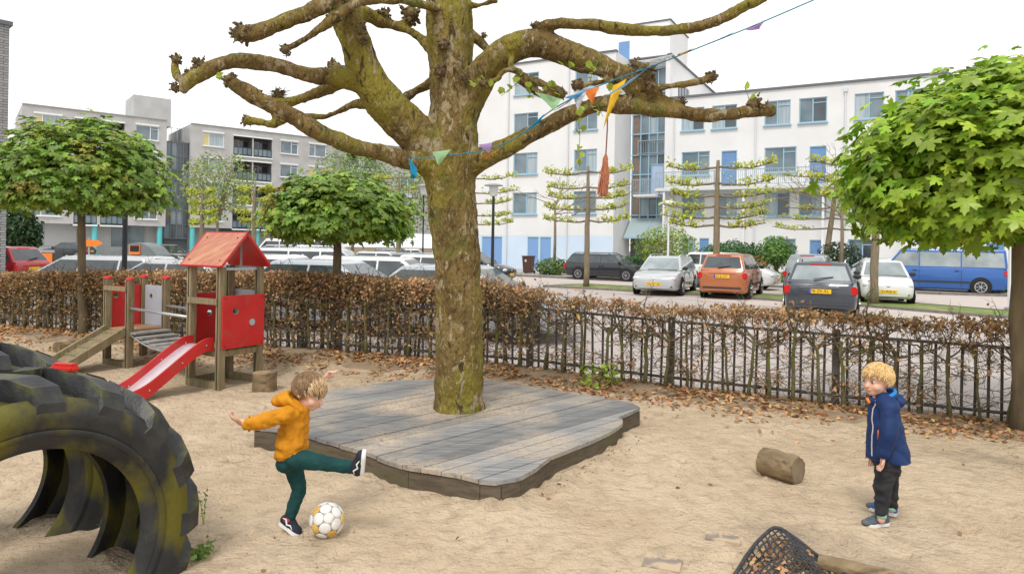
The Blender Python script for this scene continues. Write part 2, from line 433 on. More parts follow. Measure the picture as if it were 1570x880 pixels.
def railing(par, x0, x1, z, y, h=1.0, step=.14, m=None, post=1.6):
    m = m or M_railm
    mb = MB().box(((x0 + x1) / 2, y, z + h), (x1 - x0, .05, .05)).box(((x0 + x1) / 2, y, z + .1), (x1 - x0, .04, .04))
    n = int((x1 - x0) / step)
    for i in range(n + 1): mb.box((x0 + (x1 - x0) * i / n, y, z + h / 2 + .05), (.022, .022, h - .1))
    n = max(1, int((x1 - x0) / post))
    for i in range(n + 1): mb.box((x0 + (x1 - x0) * i / n, y - .03, z + h / 2), (.06, .05, h + .05))
    return mb.build('railing', m, par)

# ---- white apartment building
BA = math.atan2(-.488, .873); BO = Vector((1.23, 49.7, 0))
bw = thing('apartment_building', 'white plastered apartment block with blue window frames and glazed stairwell behind the road', 'building', BO, BA)
bu, bv = Vector((math.cos(BA), math.sin(BA))), Vector((-math.sin(BA), math.cos(BA)))
def bs(px, py, d, O=BO, u=bu, v=bv):
    a, b = U(px, py); k = (a - CX) / FPX
    return (k * (O.y + d * v.y) - (O.x + d * v.x)) / (u.x - k * u.y)
LW0, LW1, LH = bs(663, 380, 0), bs(941, 300, 0), 15.1
holes = []; wins = []
cols = [(bs(690, 300, 0), bs(727, 300, 0)), (bs(787, 250, 0), bs(824, 250, 0)), (bs(880, 250, 0), bs(915, 250, 0))]
for r in range(4):
    for (a, b) in cols: holes.append((a, b, 4.1 + 2.9 * r, 5.65 + 2.9 * r)); wins.append(holes[-1])
gar = [(bs(a, 390, 0), bs(b, 390, 0)) for a, b in ((738, 754), (754.6, 770), (808, 826), (827, 845))]
gh = [(a, b, .12, 2.45) for a, b in gar]
mb = MB(); wall_holes(mb, LW0, LW1, 2.55, LH, holes, 0, .22)
mb.add([(LW0, 0, 0), (LW0, 12, 0), (LW0, 12, LH), (LW0, 0, LH)], [(0, 1, 2, 3)])
mb.add([(LW1, 0, 0), (LW1, 3.3, 0), (LW1, 3.3, LH), (LW1, 0, LH)], [(3, 2, 1, 0)])
mb.add([(LW0, 0, LH), (LW1, 0, LH), (LW1, 12, LH), (LW0, 12, LH)], [(0, 1, 2, 3)])
link('wall', mb.mesh('wall', M_white, fix=False), bw)
mb = MB(); wall_holes(mb, LW0, LW1 - .01, 0, 2.55, gh, -.012, .2)
link('base_wall', mb.mesh('base_wall', M_whitelow, fix=False), bw)
for h in wins: window(bw, *h, 0, split=.56)
for h in gh: door(bw, *h, 0, M_garage, mat('mint_frame', (.45, .68, .66), rough=.5))
MB().box(((LW0 + LW1) / 2, .1, LH + .04), (LW1 - LW0 + .1, .4, .12)).build('coping', M_coping, bw)
for px in (778, 870): 
    a = bs(px, 300, 0); MB().tube([(a, -.08, .1), (a, -.08, 14.9)], .06, 8).build('downpipe', mat('pale_pipe', (.62, .64, .66), rough=.5), bw)
# stair core and right wing
D2, D3 = 2.6, 3.3
SX0, SX1, EX = LW1, bs(1023, 250, D3), bs(1030, 250, D3)
RW1, RH = bs(1452, 250, D2), 12.1
mb = MB(); mb.add([(EX, D2, 0), (EX, 16, 0), (EX, 16, LH), (EX, D2, LH)], [(0, 1, 2, 3)])
mb.add([(SX1, D2, 0), (EX, D2, 0), (EX, D2, LH), (SX1, D2, LH)], [(0, 1, 2, 3)])
mb.add([(SX1, D2, 0), (SX1, D3 + .4, 0), (SX1, D3 + .4, LH), (SX1, D2, LH)], [(0, 1, 2, 3)])
mb.add([(SX0, D3 + .02, 14.6), (SX1, D3 + .02, 14.6), (SX1, D3 + .02, LH), (SX0, D3 + .02, LH)], [(0, 1, 2, 3)])
mb.add([(SX0, D2, LH), (EX, D2, LH), (EX, 16, LH), (SX0, 16, LH)], [(0, 1, 2, 3)])
link('stair_wall', mb.mesh('stair_wall', M_white, fix=False), bw)
mb = MB().box(((SX0 + EX) / 2, D2 + .1, LH + .03), (EX - SX0 + .1, .3, .1)).box((EX, 9, LH + .032), (.3, 13.4, .1)); mb.build('coping', M_coping, bw)
for (ya, yb) in ((4.6, 5.2), (5.35, 5.95), (6.1, 6.7), (6.85, 7.4)):
    MB().box((EX + .04, (ya + yb) / 2, 13.1), (.05, yb - ya, 1.1)).build('side_window', M_paned, bw)
# penthouse with blue door
a, b = bs(943, 70, 6), bs(1027, 70, 6)
mb = MB().box(((a + b) / 2, 8.5, 16.9), (b - a, 5, 3.6)); ph = mb.build('penthouse', M_white, bw)
MB().box(((a + b) / 2, 8.5, 18.76), (b - a + .15, 5.15, .1)).build('coping', M_coping, ph)
c0, c1 = bs(949, 80, 6), bs(965, 80, 6)
MB().box(((c0 + c1) / 2, 5.98, 16.45), (c1 - c0, .06, 2.2)).build('door', M_door, ph)
# glazed stairwell: panes between mullions
sg = MB()
nxp = 4; zl = [2.6, 4.1, 5.55, 7.0, 8.4, 9.9, 11.3, 12.8, 14.5]
for i in range(nxp + 1): sg.box((SX0 + .12 + (SX1 - SX0 - .2) * i / nxp, D3, 8.5), (.08, .12, 12.2))
for z in zl: sg.box(((SX0 + SX1) / 2, D3 - .004, z), (SX1 - SX0 - .1, .12, .08))
sgo = sg.build('stair_glazing', M_frame, bw)
for i in range(nxp):
    for z, z2 in zip(zl, zl[1:]):
        xa = SX0 + .12 + (SX1 - SX0 - .2) * i / nxp; xb_ = xa + (SX1 - SX0 - .2) / nxp
        m_ = random.choice([M_pane, M_pane, M_paned, M_curtain])
        if i == 0: m_ = mat('brown_brick_behind_glass', (.20, .14, .11), (.26, .19, .15), scale=6, rough=.1, spec=.6)
        MB().box(((xa + xb_) / 2, D3 + .05, (z + z2) / 2), (xb_ - xa - .08, .02, z2 - z - .08)).build('pane', m_, sgo)
for z in (5.5, 8.4, 11.3):
    bo = MB().box(((SX0 + SX1) / 2 + .3, D3 - .75, z - .1), (SX1 - SX0 - .9, 1.5, .18)).build('stair_balcony', M_slab, bw) if z < 6 else None
    railing(bw, SX0 + .6, SX1 - .1, z, D3 - (1.42 if z < 6 else .14), step=.13)
door(bw, SX0 + 1.6, SX0 + 2.5, 5.55, 7.7, D3 - .2, mat('pale_blue_door', (.40, .50, .66), rough=.5))
# entrance: dark recess, canopy, panel with notices
MB().box(((SX0 + SX1) / 2, D3 + .2, 1.3), (SX1 - SX0 - .1, .3, 2.6)).build('entrance_wall', mat('entrance_brick', (.16, .13, .12), (.22, .18, .16), scale=5, rough=.9), bw)
mb = MB(); mb.add([(SX0 + .1, D3 - 1.5, 2.5), (SX0 + 3.2, D3 - 1.5, 2.5), (SX0 + 3.2, D3, 3.9), (SX0 + .1, D3, 3.9), (SX0 + .1, D3 - 1.5, 2.44), (SX0 + 3.2, D3 - 1.5, 2.44), (SX0 + 3.2, D3, 3.84), (SX0 + .1, D3, 3.84)], [(0, 1, 2, 3), (7, 6, 5, 4), (0, 4, 5, 1), (1, 5, 6, 2), (2, 6, 7, 3), (3, 7, 4, 0)])
cn = mb.build('canopy', mat('canopy_glass', (.36, .44, .46), rough=.15, spec=.6), bw)
MB().bar((SX0 + .1, D3 - 1.5, 2.47), (SX0 + 3.2, D3 - 1.5, 2.47), .1, .12).bar((SX0 + 1.65, D3 - 1.5, 2.5), (SX0 + 1.65, D3 - .02, 3.9), .06, .12).build('canopy_frame', M_frame, cn)
door(bw, SX0 + .5, SX0 + 1.5, .1, 2.3, D3 - .1, M_paned)
nb = MB().box((SX0 + 2.2, D3 - .02, 1.55), (1.0, .06, 1.1)).build('mailbox_panel', M_frame, bw)
for i in range(4):
    for j in range(3):
        if (i, j) != (0, 2): MB().box((SX0 + 1.85 + i * .235, D3 - .06, 1.2 + j * .35), (.19, .04, .22)).build('notice', M_framew, nb)
# right wing
rows = [(.95, 2.5), (3.95, 5.45), (6.75, 8.35), (9.8, 11.35)]
wr = {3: [(1045, 1080, .5), (1092, 1130, .5), (1172, 1212, .5), (1225, 1268, .5), (1310, 1355, .5), (1372, 1412, .5)],
      2: [(1045, 1088, .6), (1172, 1221, .6), (1310, 1355, .6)], 1: [(1045, 1080, .5), (1100, 1130, .5), (1172, 1211, .5), (1225, 1267, .5), (1310, 1355, .5)],
      0: [(1045, 1066, .5), (1172, 1220, .6), (1300, 1345, .5)]}
ymid = {3: 175, 2: 245, 1: 312, 0: 382}
dr = [(1106, 1130, 5.85, 8.3, 245), (1241, 1267, 5.85, 8.3, 245), (1072, 1087, .1, 2.5, 382), (1241, 1262, .1, 2.45, 382), (1515, 1545, .1, 2.4, 382)]
holes = [(bs(a, ymid[r], D2), bs(b, ymid[r], D2), *rows[r], s) for r in wr for a, b, s in wr[r]]
dh = [(bs(a, y, D2), bs(b, y, D2), z0, z1) for a, b, z0, z1, y in dr]
RW2 = bs(1700, 300, D2)
mb = MB(); wall_holes(mb, EX + .003, RW1, 0, RH, [h[:4] for h in holes] + dh[:4], D2 - .002, .22)
mb.add([(RW1, D2, 0), (RW1, 13, 0), (RW1, 13, RH), (RW1, D2, RH)], [(0, 1, 2, 3)])
mb.add([(EX, D2, RH), (RW1, D2, RH), (RW1, 13, RH), (EX, 13, RH)], [(0, 1, 2, 3)])
link('right_wing_wall', mb.mesh('right_wing_wall', M_white, fix=False), bw)
MB().box(((EX + RW1) / 2, D2 + .1, RH + .04), (RW1 - EX, .44, .13)).build('coping', M_coping, bw)
MB().box((RW1 - .02, D2 + 5.3, RH + .045), (.3, 10, .13)).build('coping', M_coping, bw)
for h in holes: window(bw, *h[:4], D2, split=h[4])
for h in dh[:4]: door(bw, *h, D2, M_door)
for px in (1033, 1158, 1295): 
    a = bs(px, 250, D2); MB().tube([(a, D2 - .08, .1), (a, D2 - .08, 11.6)], .055, 8).box((a, D2 - .1, 11.65), (.2, .16, .25)).build('downpipe', MATS['pale_pipe'], bw)
g0, g1 = SX1 - .2, bs(1420, 290, D2 - 1.4)
MB().box(((g0 + g1) / 2, D2 - .7, 5.72), (g1 - g0, 1.4, .2)).build('gallery_slab', M_slab, bw)
railing(bw, g0 + .05, g1 - .05, 5.82, D2 - 1.36, h=1.05, step=.12, post=1.9)
for px in (1018, 1140, 1262, 1385): 
    a = bs(px, 330, D2 - 1.2); MB().box((a, D2 - 1.25, 2.86), (.14, .14, 5.5)).build('gallery_column', M_white, bw)
# further low wing to the right, behind the van and maple
mb = MB(); wall_holes(mb, RW1 + .01, RW2, 0, 9.0, [dh[4]], D2 + 1.2, .2)
mb.add([(RW1, D2 + 1.2, 9), (RW2, D2 + 1.2, 9), (RW2, 13, 9), (RW1, 13, 9)], [(0, 1, 2, 3)])
link('low_wing_wall', mb.mesh('low_wing_wall', M_white, fix=False), bw)
door(bw, *dh[4], D2 + 1.2, M_door)

# ---- grey apartment building at the left
GA = math.atan2(20.7, 25.7); GO = Vector((-49.0, 68.2, 0)); gu = Vector((math.cos(GA), math.sin(GA))); gv = Vector((-math.sin(GA), math.cos(GA)))
bg_ = thing('apartment_building', 'long grey concrete apartment block with dark balconies and turquoise columns', 'building', GO, GA)
gs = lambda px, py, d=0: bs(px, py, d, GO, gu, gv)
GH = 15.1
def gblock(x0, x1, d, H, wn, bal, lowz=5.0):
    hl = []; ws = []; bl = []
    for r in range(4):
        z0 = 12.75 - 2.9 * r
        if z0 < lowz - 1.2: continue
        for a, b, s in wn: hl.append((a, b, z0, z0 + 1.55)); ws.append((hl[-1], s))
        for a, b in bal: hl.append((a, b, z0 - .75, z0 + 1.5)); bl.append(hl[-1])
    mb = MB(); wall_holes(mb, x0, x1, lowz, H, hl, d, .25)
    mb.add([(x0, d, lowz), (x0, d + 11, lowz), (x0, d + 11, H), (x0, d, H)], [(0, 1, 2, 3)])
    mb.add([(x1, d, lowz), (x1, d + 11, lowz), (x1, d + 11, H), (x1, d, H)], [(3, 2, 1, 0)])
    mb.add([(x0, d, H), (x1, d, H), (x1, d + 11, H), (x0, d + 11, H)], [(0, 1, 2, 3)])
    mb.add([(x0, d, lowz), (x1, d, lowz), (x1, d + 11, lowz), (x0, d + 11, lowz)], [(3, 2, 1, 0)])
    link('wall', mb.mesh('wall', M_grey, fix=False), bg_)
    for k, (h, s) in enumerate(ws): window(bg_, *h, d, split=s, fm=M_framew, head=True, panes=[M_pane, random.choice([M_curtain, M_pane])] if k % 5 else [mat('yellow_curtain', (.62, .52, .22), rough=.3), M_curtain])
    for h in bl:
        a, b, c, e = h
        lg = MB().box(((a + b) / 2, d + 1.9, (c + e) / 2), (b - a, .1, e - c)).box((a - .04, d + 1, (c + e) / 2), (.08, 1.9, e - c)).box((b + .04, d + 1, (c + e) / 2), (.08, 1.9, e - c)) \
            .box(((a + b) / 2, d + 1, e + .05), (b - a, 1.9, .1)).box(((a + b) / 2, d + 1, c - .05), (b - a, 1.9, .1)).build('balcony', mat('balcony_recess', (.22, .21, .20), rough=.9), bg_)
        MB().box((a + .35 * (b - a), d + 1.82, c + 1.05), (.9, .06, 2.0)).build('balcony_door', M_framew, lg)
        MB().box((a + .35 * (b - a), d + 1.78, c + 1.1), (.66, .04, 1.7)).box((a + .78 * (b - a), d + 1.8, c + 1.3), (.9, .06, 1.3)).build('pane', M_paned, lg)
        rr = MB().box(((a + b) / 2, d + .04, c + 1.0), (b - a, .06, .06)).box(((a + b) / 2, d + .04, c + .12), (b - a, .06, .05))
        for k in range(5): rr.box((a + .03 + (b - a - .06) * k / 4, d + .04, c + .55), (.05, .05, .9))
        rr.build('railing', M_blackrail, lg)
        MB().box(((a + b) / 2, d + .075, c + .55), (b - a - .1, .015, .78)).build('railing_glass', M_pane, lg)
        MB().box(((a + b) / 2, d - .06, c - .1), (b - a + .1, .2, .16)).box(((a + b) / 2, d - .05, e + .08), (b - a + .1, .14, .15)).build('edge_beam', M_framew, lg)['kind'] = 'stuff'
    MB().box(((x0 + x1) / 2, d + .1, H + .04), (x1 - x0, .4, .1)).build('coping', mat('concrete_coping', (.33, .32, .30), rough=.9), bg_)
X1, X2, X3, X4 = gs(256, 200), gs(293, 200), gs(513, 220), gs(700, 240, 4)
gblock(0, X1, 0, GH, [(gs(52, 190), gs(95, 190), .3), (gs(208, 215), gs(243, 215), .64)], [(gs(115, 190), gs(151, 190)), (gs(156, 195), gs(191, 195))])
gblock(X2, X3, 0, GH, [(gs(311, 215), gs(343, 215), .3), (gs(430, 230), gs(457, 230), .62), (gs(474, 232), gs(500, 232), .35)], [(gs(358, 220), gs(387, 220)), (gs(389, 222), gs(417, 222))])
gblock(X3 + .02, X4, 1.2, GH + .3, [(gs(600, 240, 4), gs(622, 240, 4), .5), (gs(645, 240, 4), gs(665, 240, 4), .5)], [(gs(518, 230, 4), gs(536, 230, 4)), (gs(545, 230, 4), gs(563, 230, 4))])
for x, z in ((gs(18, 200), 12.75),):
    pass
pz = MB().box((gs(234, 170, 3.5), 6, 16.6), (gs(264, 170, 3) - gs(206, 170, 3), 5, 3.2)).build('lift_house', M_grey, bg_)
MB().box((gs(234, 170, 3.5) - 5.0, 6, 15.7), (.02, 1.0, 1.3)).build('hatch', M_framew, pz)
sg = MB(); n = 4
zz = [2.0, 3.6, 5.2, 6.8, 8.3, 9.8, 11.3, 12.9]
for i in range(n + 1): sg.box((X1 + (X2 - X1) * i / n, .62, 7.5), (.1, .1, 11.2))
for z in zz: sg.box(((X1 + X2) / 2, .616, z), (X2 - X1, .1, .09))
sgo = sg.build('stair_glazing', M_coping, bg_)
for i in range(n):
    for z, z2 in zip(zz, zz[1:]):
        MB().box((X1 + (X2 - X1) * (i + .5) / n, .68, (z + z2) / 2), ((X2 - X1) / n - .1, .03, z2 - z - .09)).build('pane', random.choice([M_paned, M_pane, M_paned]), sgo)
rl = MB()
for i in range(n + 1): rl.box((X1 + (X2 - X1) * i / n, .9, 13.75), (.06, .06, 1.6))
rl.box(((X1 + X2) / 2, .9, 14.5), (X2 - X1, .06, .06)); rl.build('roof_screen', M_railm, bg_)
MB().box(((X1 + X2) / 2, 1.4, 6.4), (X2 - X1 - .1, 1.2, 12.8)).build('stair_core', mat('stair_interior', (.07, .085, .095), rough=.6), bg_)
mb = MB().box((X3 / 2, 2.1, 2.5), (X3 - .2, .2, 5.0)); mb.build('ground_floor_wall', mat('grey_panel', (.44, .46, .46), (.5, .52, .52), scale=.4, rough=.8), bg_)
for k in range(8):
    a = gs(40 + 52 * k, 350, 2.0); MB().box((a, 1.97, 2.2), (3.2, .06, 2.4)).build('garage_panel', mat('pale_panel', (.50, .52, .52), rough=.7) if k % 3 else M_turq if k == 0 else M_pane, bg_)
for px in (30, 145, 245, 295, 395, 455, 512):
    a = gs(px, 350, .3); MB().tube([(a, .35, 0), (a, .35, 5.05)], .28, 12).build('column', M_turq, bg_)

# ---- brick wall end at the left edge
def brick_mat():
    m = bpy.data.materials.new('grey_brick'); m.use_nodes = True; t = m.node_tree
    b = t.nodes['Principled BSDF']; b.inputs['Roughness'].default_value = .9
    tc = t.nodes.new('ShaderNodeTexCoord'); mp = t.nodes.new('ShaderNodeMapping'); mp.inputs['Rotation'].default_value = (R(90), 0, 0)
    bt = t.nodes.new('ShaderNodeTexBrick'); bt.inputs['Scale'].default_value = 1; bt.inputs['Brick Width'].default_value = .22; bt.inputs['Row Height'].default_value = .066
    bt.inputs['Mortar Size'].default_value = .008; bt.inputs['Color1'].default_value = (.34, .34, .34, 1); bt.inputs['Color2'].default_value = (.26, .26, .265, 1); bt.inputs['Mortar'].default_value = (.10, .10, .10, 1)
    t.links.new(tc.outputs['Object'], mp.inputs[0]); t.links.new(mp.outputs[0], bt.inputs[0]); t.links.new(bt.outputs[0], b.inputs['Base Color'])
    return m
p = at(12, 200, 17.0)
bb = thing('brick_building', 'corner of grey brick building beyond the hedge beside the red car', 'building', (p.x, 17, 0), R(48))
topz = at(12, 40, 17).z
MB().box((-4, 4, topz / 2), (8, 8, topz)).build('wall', brick_mat(), bb)
MB().box((-4, 4, topz + .05), (8.12, 8.12, .1)).build('coping', M_coping, bb)

# ================================================================== FOLIAGE TOOLS
def maple_template():
    # 5-lobed leaf in xy, stalk at origin, tip along +y; slightly folded and cupped
    pol = [(0, 0), (.10, -.10), (.34, -.15), (.50, -.10), (.37, .07), (.27, .15), (.62, .20), (.82, .36), (.60, .44), (.54, .62), (.25, .47), (.20, .62), (.24, .80), (.10, .88), (0, 1.12)]
    pts = pol + [(-x, y) for x, y in pol[-2:0:-1]]
    V = [(0, .30, .03)] + [(x, y - .0, -.34 * abs(x) ** 1.3 - .20 * y * y + .05 * math.sin(9 * x + 5 * y)) for x, y in pts]
    n = len(pts); F = [(0, 1 + i, 1 + (i + 1) % n) for i in range(n)]
    return np.array(V), np.array(F)
def oval_template(fold=.18):
    V = [(0, 0, 0), (.28, .35, fold * .6), (.22, .75, fold * .3), (0, 1.0, -.1), (-.22, .75, fold * .3), (-.28, .35, fold * .6), (0, .5, -.03)]
    F = [(6, 0, 1), (6, 1, 2), (6, 2, 3), (6, 3, 4), (6, 4, 5), (6, 5, 0)]
    return np.array(V), np.array(F)
def frames(nrm, tip):
    nrm = nrm / np.linalg.norm(nrm, axis=1, keepdims=True)
    y = tip - nrm * (tip * nrm).sum(1, keepdims=True); y /= np.maximum(np.linalg.norm(y, axis=1, keepdims=True), 1e-6)
    x = np.cross(y, nrm); return np.stack([x, y, nrm], 1)       # rows
def leaf_cloud(name, T, P, FR, S, m):
    V, F = T; n = len(P)
    W = np.einsum('vk,nkj->nvj', V, FR) * S[:, None, None] + P[:, None, :]
    Fa = (F[None] + (np.arange(n) * len(V))[:, None, None]).reshape(-1, F.shape[1])
    return fast_mesh(name, W.reshape(-1, 3), Fa, m)
T_maple, T_oval = maple_template(), oval_template()
def nz3(P, s, off=0.0):
    return np.array([mnoise.noise(Vector((p[0] * s + off, p[1] * s, p[2] * s))) for p in P])

M_maple = mat('maple_leaf', (.21, .38, .022), (.36, .50, .04), scale=2.2, rough=.5, island=.4, trans=.26, hue=.02, spec=.35)
M_maple2 = mat('maple_leaf_dark', (.14, .27, .024), (.25, .36, .038), scale=2.0, rough=.5, island=.42, trans=.22, hue=.025, c3=(.34, .27, .045), c3s=1.8, c3lo=.55, c3hi=.68, spec=.5)
M_mbark = mat('maple_bark', (.13, .10, .06), (.20, .155, .09), scale=9, rough=.9, bump=.5, bscale=30, stretch=(1, 1, .3), c3=(.14, .14, .04), c3s=3)
M_lime = mat('lime_leaf', (.46, .54, .08), (.58, .60, .14), scale=3, rough=.55, island=.3, trans=.4)
M_limebark = mat('lime_bark', (.17, .135, .09), (.25, .20, .13), scale=9, rough=.9, bump=.4, bscale=30, stretch=(1, 1, .3), c3=(.17, .16, .06), c3s=2)

# ================================================================== GLOBE MAPLES
def maple(cx_, cy_, base_z, zc, rx, ry, rz_, trunk_r, n, leaf, mt, label, lean=0.0, nsep=200, seed=1, flat=.45):
    g = np.random.default_rng(seed); rs = random.Random(seed)
    t = thing('maple_tree', label, 'tree', (cx_, cy_, base_z))
    zl = zc - base_z
    tr = MB(); top = zl - rz_ * .35
    tr.tube([(lean * k / 6 + .015 * math.sin(k * 1.7), .012 * math.cos(k * 2.1), top * k / 6 - .12 * (k == 0)) for k in range(7)],
            [trunk_r * (1.25 if k == 0 else 1 - .05 * k) for k in range(7)], 12, jit=.04).build('trunk', M_mbark, t, True)
    br = MB()
    for k in range(26):
        a = rs.uniform(0, 6.28); e = rs.uniform(.0, 1.2)
        d = Vector((math.cos(a) * math.cos(e) * rx, math.sin(a) * math.cos(e) * ry, math.sin(e) * rz_ * .9 - .05))
        p0 = Vector((lean, 0, top - .06)); pts = []
        for q in range(6):
            f = q / 5; pts.append(p0 + d * f * .92 + Vector((rs.uniform(-.04, .04), rs.uniform(-.04, .04), .12 * math.sin(f * 3.1))) * (f > 0))
        br.tube(pts, [trunk_r * .36 * (1 - .8 * q / 5) for q in range(6)], 5)
    br.build('branches', M_mbark, t, True)
    # leaves arranged as drooping sprays over an uneven shell
    ns = n // 9
    D = g.normal(size=(ns, 3)); D /= np.linalg.norm(D, axis=1, keepdims=True)
    D[:, 2] = np.where(D[:, 2] < -flat, -flat * g.random(ns), D[:, 2])
    bump_ = 1 + .16 * nz3(D, 2.2, seed * 3.7) + .10 * nz3(D, 5.0, seed)
    rad = (1 - .42 * g.random(ns) ** 2.2) * bump_
    Cn = D * rad[:, None] * np.array([rx, ry, rz_])
    Cn[:, 2] = np.where(D[:, 2] < 0, Cn[:, 2] * .9, Cn[:, 2])
    P = []; NR = []; TP = []
    for i in range(ns):
        k = 9; out = D[i] / np.array([rx, ry, rz_]); out /= np.linalg.norm(out)
        for j in range(k):
            off = g.normal(size=3) * leaf * np.array([.95, .95, .55])
            P.append(Cn[i] + off)
            NR.append(out * .75 + np.array([0, 0, .85]) + g.normal(size=3) * .33)
            TP.append(off * .9 / leaf + out * .9 + np.array([0, 0, -.9]) + g.normal(size=3) * .3)
    P = np.array(P) + np.array([lean, 0, zl]); FR = frames(np.array(NR), np.array(TP)); S = leaf * g.uniform(.6, 1.15, len(P))
    camv = np.array([-cx_, -cy_, CAMH - base_z]); sc_ = np.linalg.norm(P - camv, axis=1) - 2.0 * (S / leaf)
    sel = np.argsort(sc_)[:nsep]; rest = np.setdiff1d(np.arange(len(P)), sel)
    tag(link('crown', leaf_cloud('crown', T_maple, P[rest], FR[rest], S[rest], mt), t), kind='stuff')
    key = 'leaf_' + mt.name
    if key not in bpy.data.meshes:
        me = fast_mesh(key, T_maple[0], T_maple[1], mat(mt.name + '_single', *( ((.22, .35, .025), (.33, .43, .04)) if mt is M_maple else ((.12, .23, .025), (.21, .30, .04))), scale=2, rough=.4, objrand=.3, trans=.33, spec=.5))
    me = bpy.data.meshes[key]
    for i in sel:
        o = link('leaf', me, t); M4 = Matrix(FR[i].T.tolist()).to_4x4(); M4.translation = Vector(P[i]); 
        o.matrix_local = M4 @ Matrix.Scale(float(S[i]), 4)
    return t
gL = gnd(128, 516, .12); gM = gnd(513, 540, .16); gR = gnd(1566, 662)
def crown_from(px0, px1, py0, py1, Y):
    a, b = at(px0, (py0 + py1) / 2, Y), at(px1, (py0 + py1) / 2, Y)
    c, d = at((px0 + px1) / 2, py0, Y), at((px0 + px1) / 2, py1, Y)
    return (a.x + b.x) / 2, (c.z + d.z) / 2, (b.x - a.x) / 2, (c.z - d.z) / 2
x, z, rx, rz = crown_from(-18, 256, 190, 372, gL.y)
maple(gL.x, gL.y, .1, z, rx * .88, rx * .88, rz * 1.0, .075, 8600, .102, M_maple2, 'globe maple with bronze tipped leaves in the hedge beside the brick building', lean=(x - gL.x) * .6, seed=3, nsep=220)
x, z, rx, rz = crown_from(400, 636, 272, 398, gM.y)
maple(gM.x, gM.y, .13, z, rx * .85, rx * .85, rz * 1.0, .078, 7600, .098, M_maple2, 'small globe maple in the hedge between red roofed playhouse and plane tree', lean=(x - gM.x) * .6, seed=8, nsep=220)
maple(gR.x, gR.y, 0, 2.52, 1.42, 1.4, 1.0, .085, 9500, .135, M_maple, 'large bright green globe maple beside the fence over the blue van', lean=-.08, seed=5, nsep=300, flat=.66)

# ================================================================== PLANE TREE
def bark_mat():
    m = bpy.data.materials.new('plane_bark'); m.use_nodes = True; t = m.node_tree; N = t.nodes.new; K = t.links.new
    b = t.nodes['Principled BSDF']; b.inputs['Roughness'].default_value = .85; b.inputs['Specular IOR Level'].default_value = .2
    tc = N('ShaderNodeTexCoord'); mp = N('ShaderNodeMapping'); mp.inputs['Scale'].default_value = (1, 1, .45); K(tc.outputs['Object'], mp.inputs[0])
    def nz(sc, l, h, det=7, v=mp.outputs[0], dist=0.0):
        z = N('ShaderNodeTexNoise'); z.inputs['Scale'].default_value = sc; z.inputs['Detail'].default_value = det; z.inputs['Distortion'].default_value = dist; K(v, z.inputs['Vector'])
        q = N('ShaderNodeMapRange'); q.inputs[1].default_value = l; q.inputs[2].default_value = h; K(z.outputs['Fac'], q.inputs[0]); return q.outputs[0]
    def mix(f, a, c):
        x = N('ShaderNodeMix'); x.data_type = 'RGBA'; K(f, x.inputs[0])
        for s_, v in ((6, a), (7, c)):
            if isinstance(v, tuple): x.inputs[s_].default_value = v + (1,)
            else: K(v, x.inputs[s_])
        return x.outputs[2]
    c = mix(nz(6, .38, .62), (.15, .098, .034), (.24, .165, .060))
    c = mix(nz(28, .5, .7), c, (.09, .062, .026))
    c = mix(nz(2.0, .46, .60), c, (.235, .195, .032))            # moss / algae
    c = mix(nz(3.1, .58, .70, 5, tc.outputs['Object']), c, (.145, .15, .035))
    fl = nz(7.0, .60, .64, 6, dist=.9); c = mix(fl, c, (.34, .265, .145))   # flaked plates
    f2 = nz(17, .625, .65, 5, dist=1.1); c = mix(f2, c, (.36, .29, .165))
    f5 = nz(13, .60, .66, 6, dist=.7); c = mix(f5, c, (.075, .055, .022))
    f6 = nz(42, .66, .70, 3, tc.outputs['Object'], .8); c = mix(f6, c, (.40, .33, .20))
    f3 = nz(3.4, .61, .65, 6, dist=1.2); f4 = nz(11, .44, .50, 5, dist=.8); mm = N('ShaderNodeMath'); mm.operation = 'MULTIPLY'; K(f3, mm.inputs[0]); K(f4, mm.inputs[1]); c = mix(mm.outputs[0], c, (.33, .265, .155))
    K(c, b.inputs['Base Color'])
    z = N('ShaderNodeTexNoise'); z.inputs['Scale'].default_value = 30; z.inputs['Detail'].default_value = 9; K(mp.outputs[0], z.inputs['Vector'])
    ad = N('ShaderNodeMath'); ad.operation = 'MULTIPLY_ADD'; ad.inputs[1].default_value = -.35; K(fl, ad.inputs[0]); K(z.outputs['Fac'], ad.inputs[2])
    u = N('ShaderNodeBump'); u.inputs['Strength'].default_value = 1.0; u.inputs['Distance'].default_value = .06; K(ad.outputs[0], u.inputs['Height']); K(u.outputs[0], b.inputs['Normal'])
    return m
M_plane = bark_mat()
PY = 6.5
pt = thing('plane_tree', 'pollarded plane tree with mottled bark growing through the wooden deck', 'tree', at(703, 636, PY))
def limb(mb, pts, per=5, n=14):
    Q = [np.array([*at(p[0], p[1], PY + p[2]), p[3] * .905 * (PY + p[2]) / FPX]) for p in pts]
    C_ = catmull(Q, per)
    off = Vector(pt.location)
    mb.tube([Vector(q[:3]) - off for q in C_], [max(.012, q[3]) for q in C_], n)
tm = MB()
limb(tm, [(703, 655, 0, 49), (703, 636, 0, 46), (704, 610, 0, 42.5), (704, 560, 0, 40), (704, 500, 0, 39), (703, 440, 0, 39), (701, 400, 0, 39), (696, 340, 0, 40.5), (691, 290, 0, 43), (690, 250, 0, 49), (694, 210, 0, 45), (693, 170, 0, 38), (689, 120, 0, 34), (687, 70, 0, 34), (685, 20, 0, 36), (684, -30, .05, 34), (690, -110, .1, 30)], n=22)
limb(tm, [(685, 270, 0, 36), (655, 225, -.05, 36), (622, 190, -.12, 35), (588, 155, -.2, 34), (563, 115, -.26, 29), (548, 75, -.3, 26), (534, 35, -.32, 27), (524, 0, -.3, 24), (512, -45, -.3, 20)])
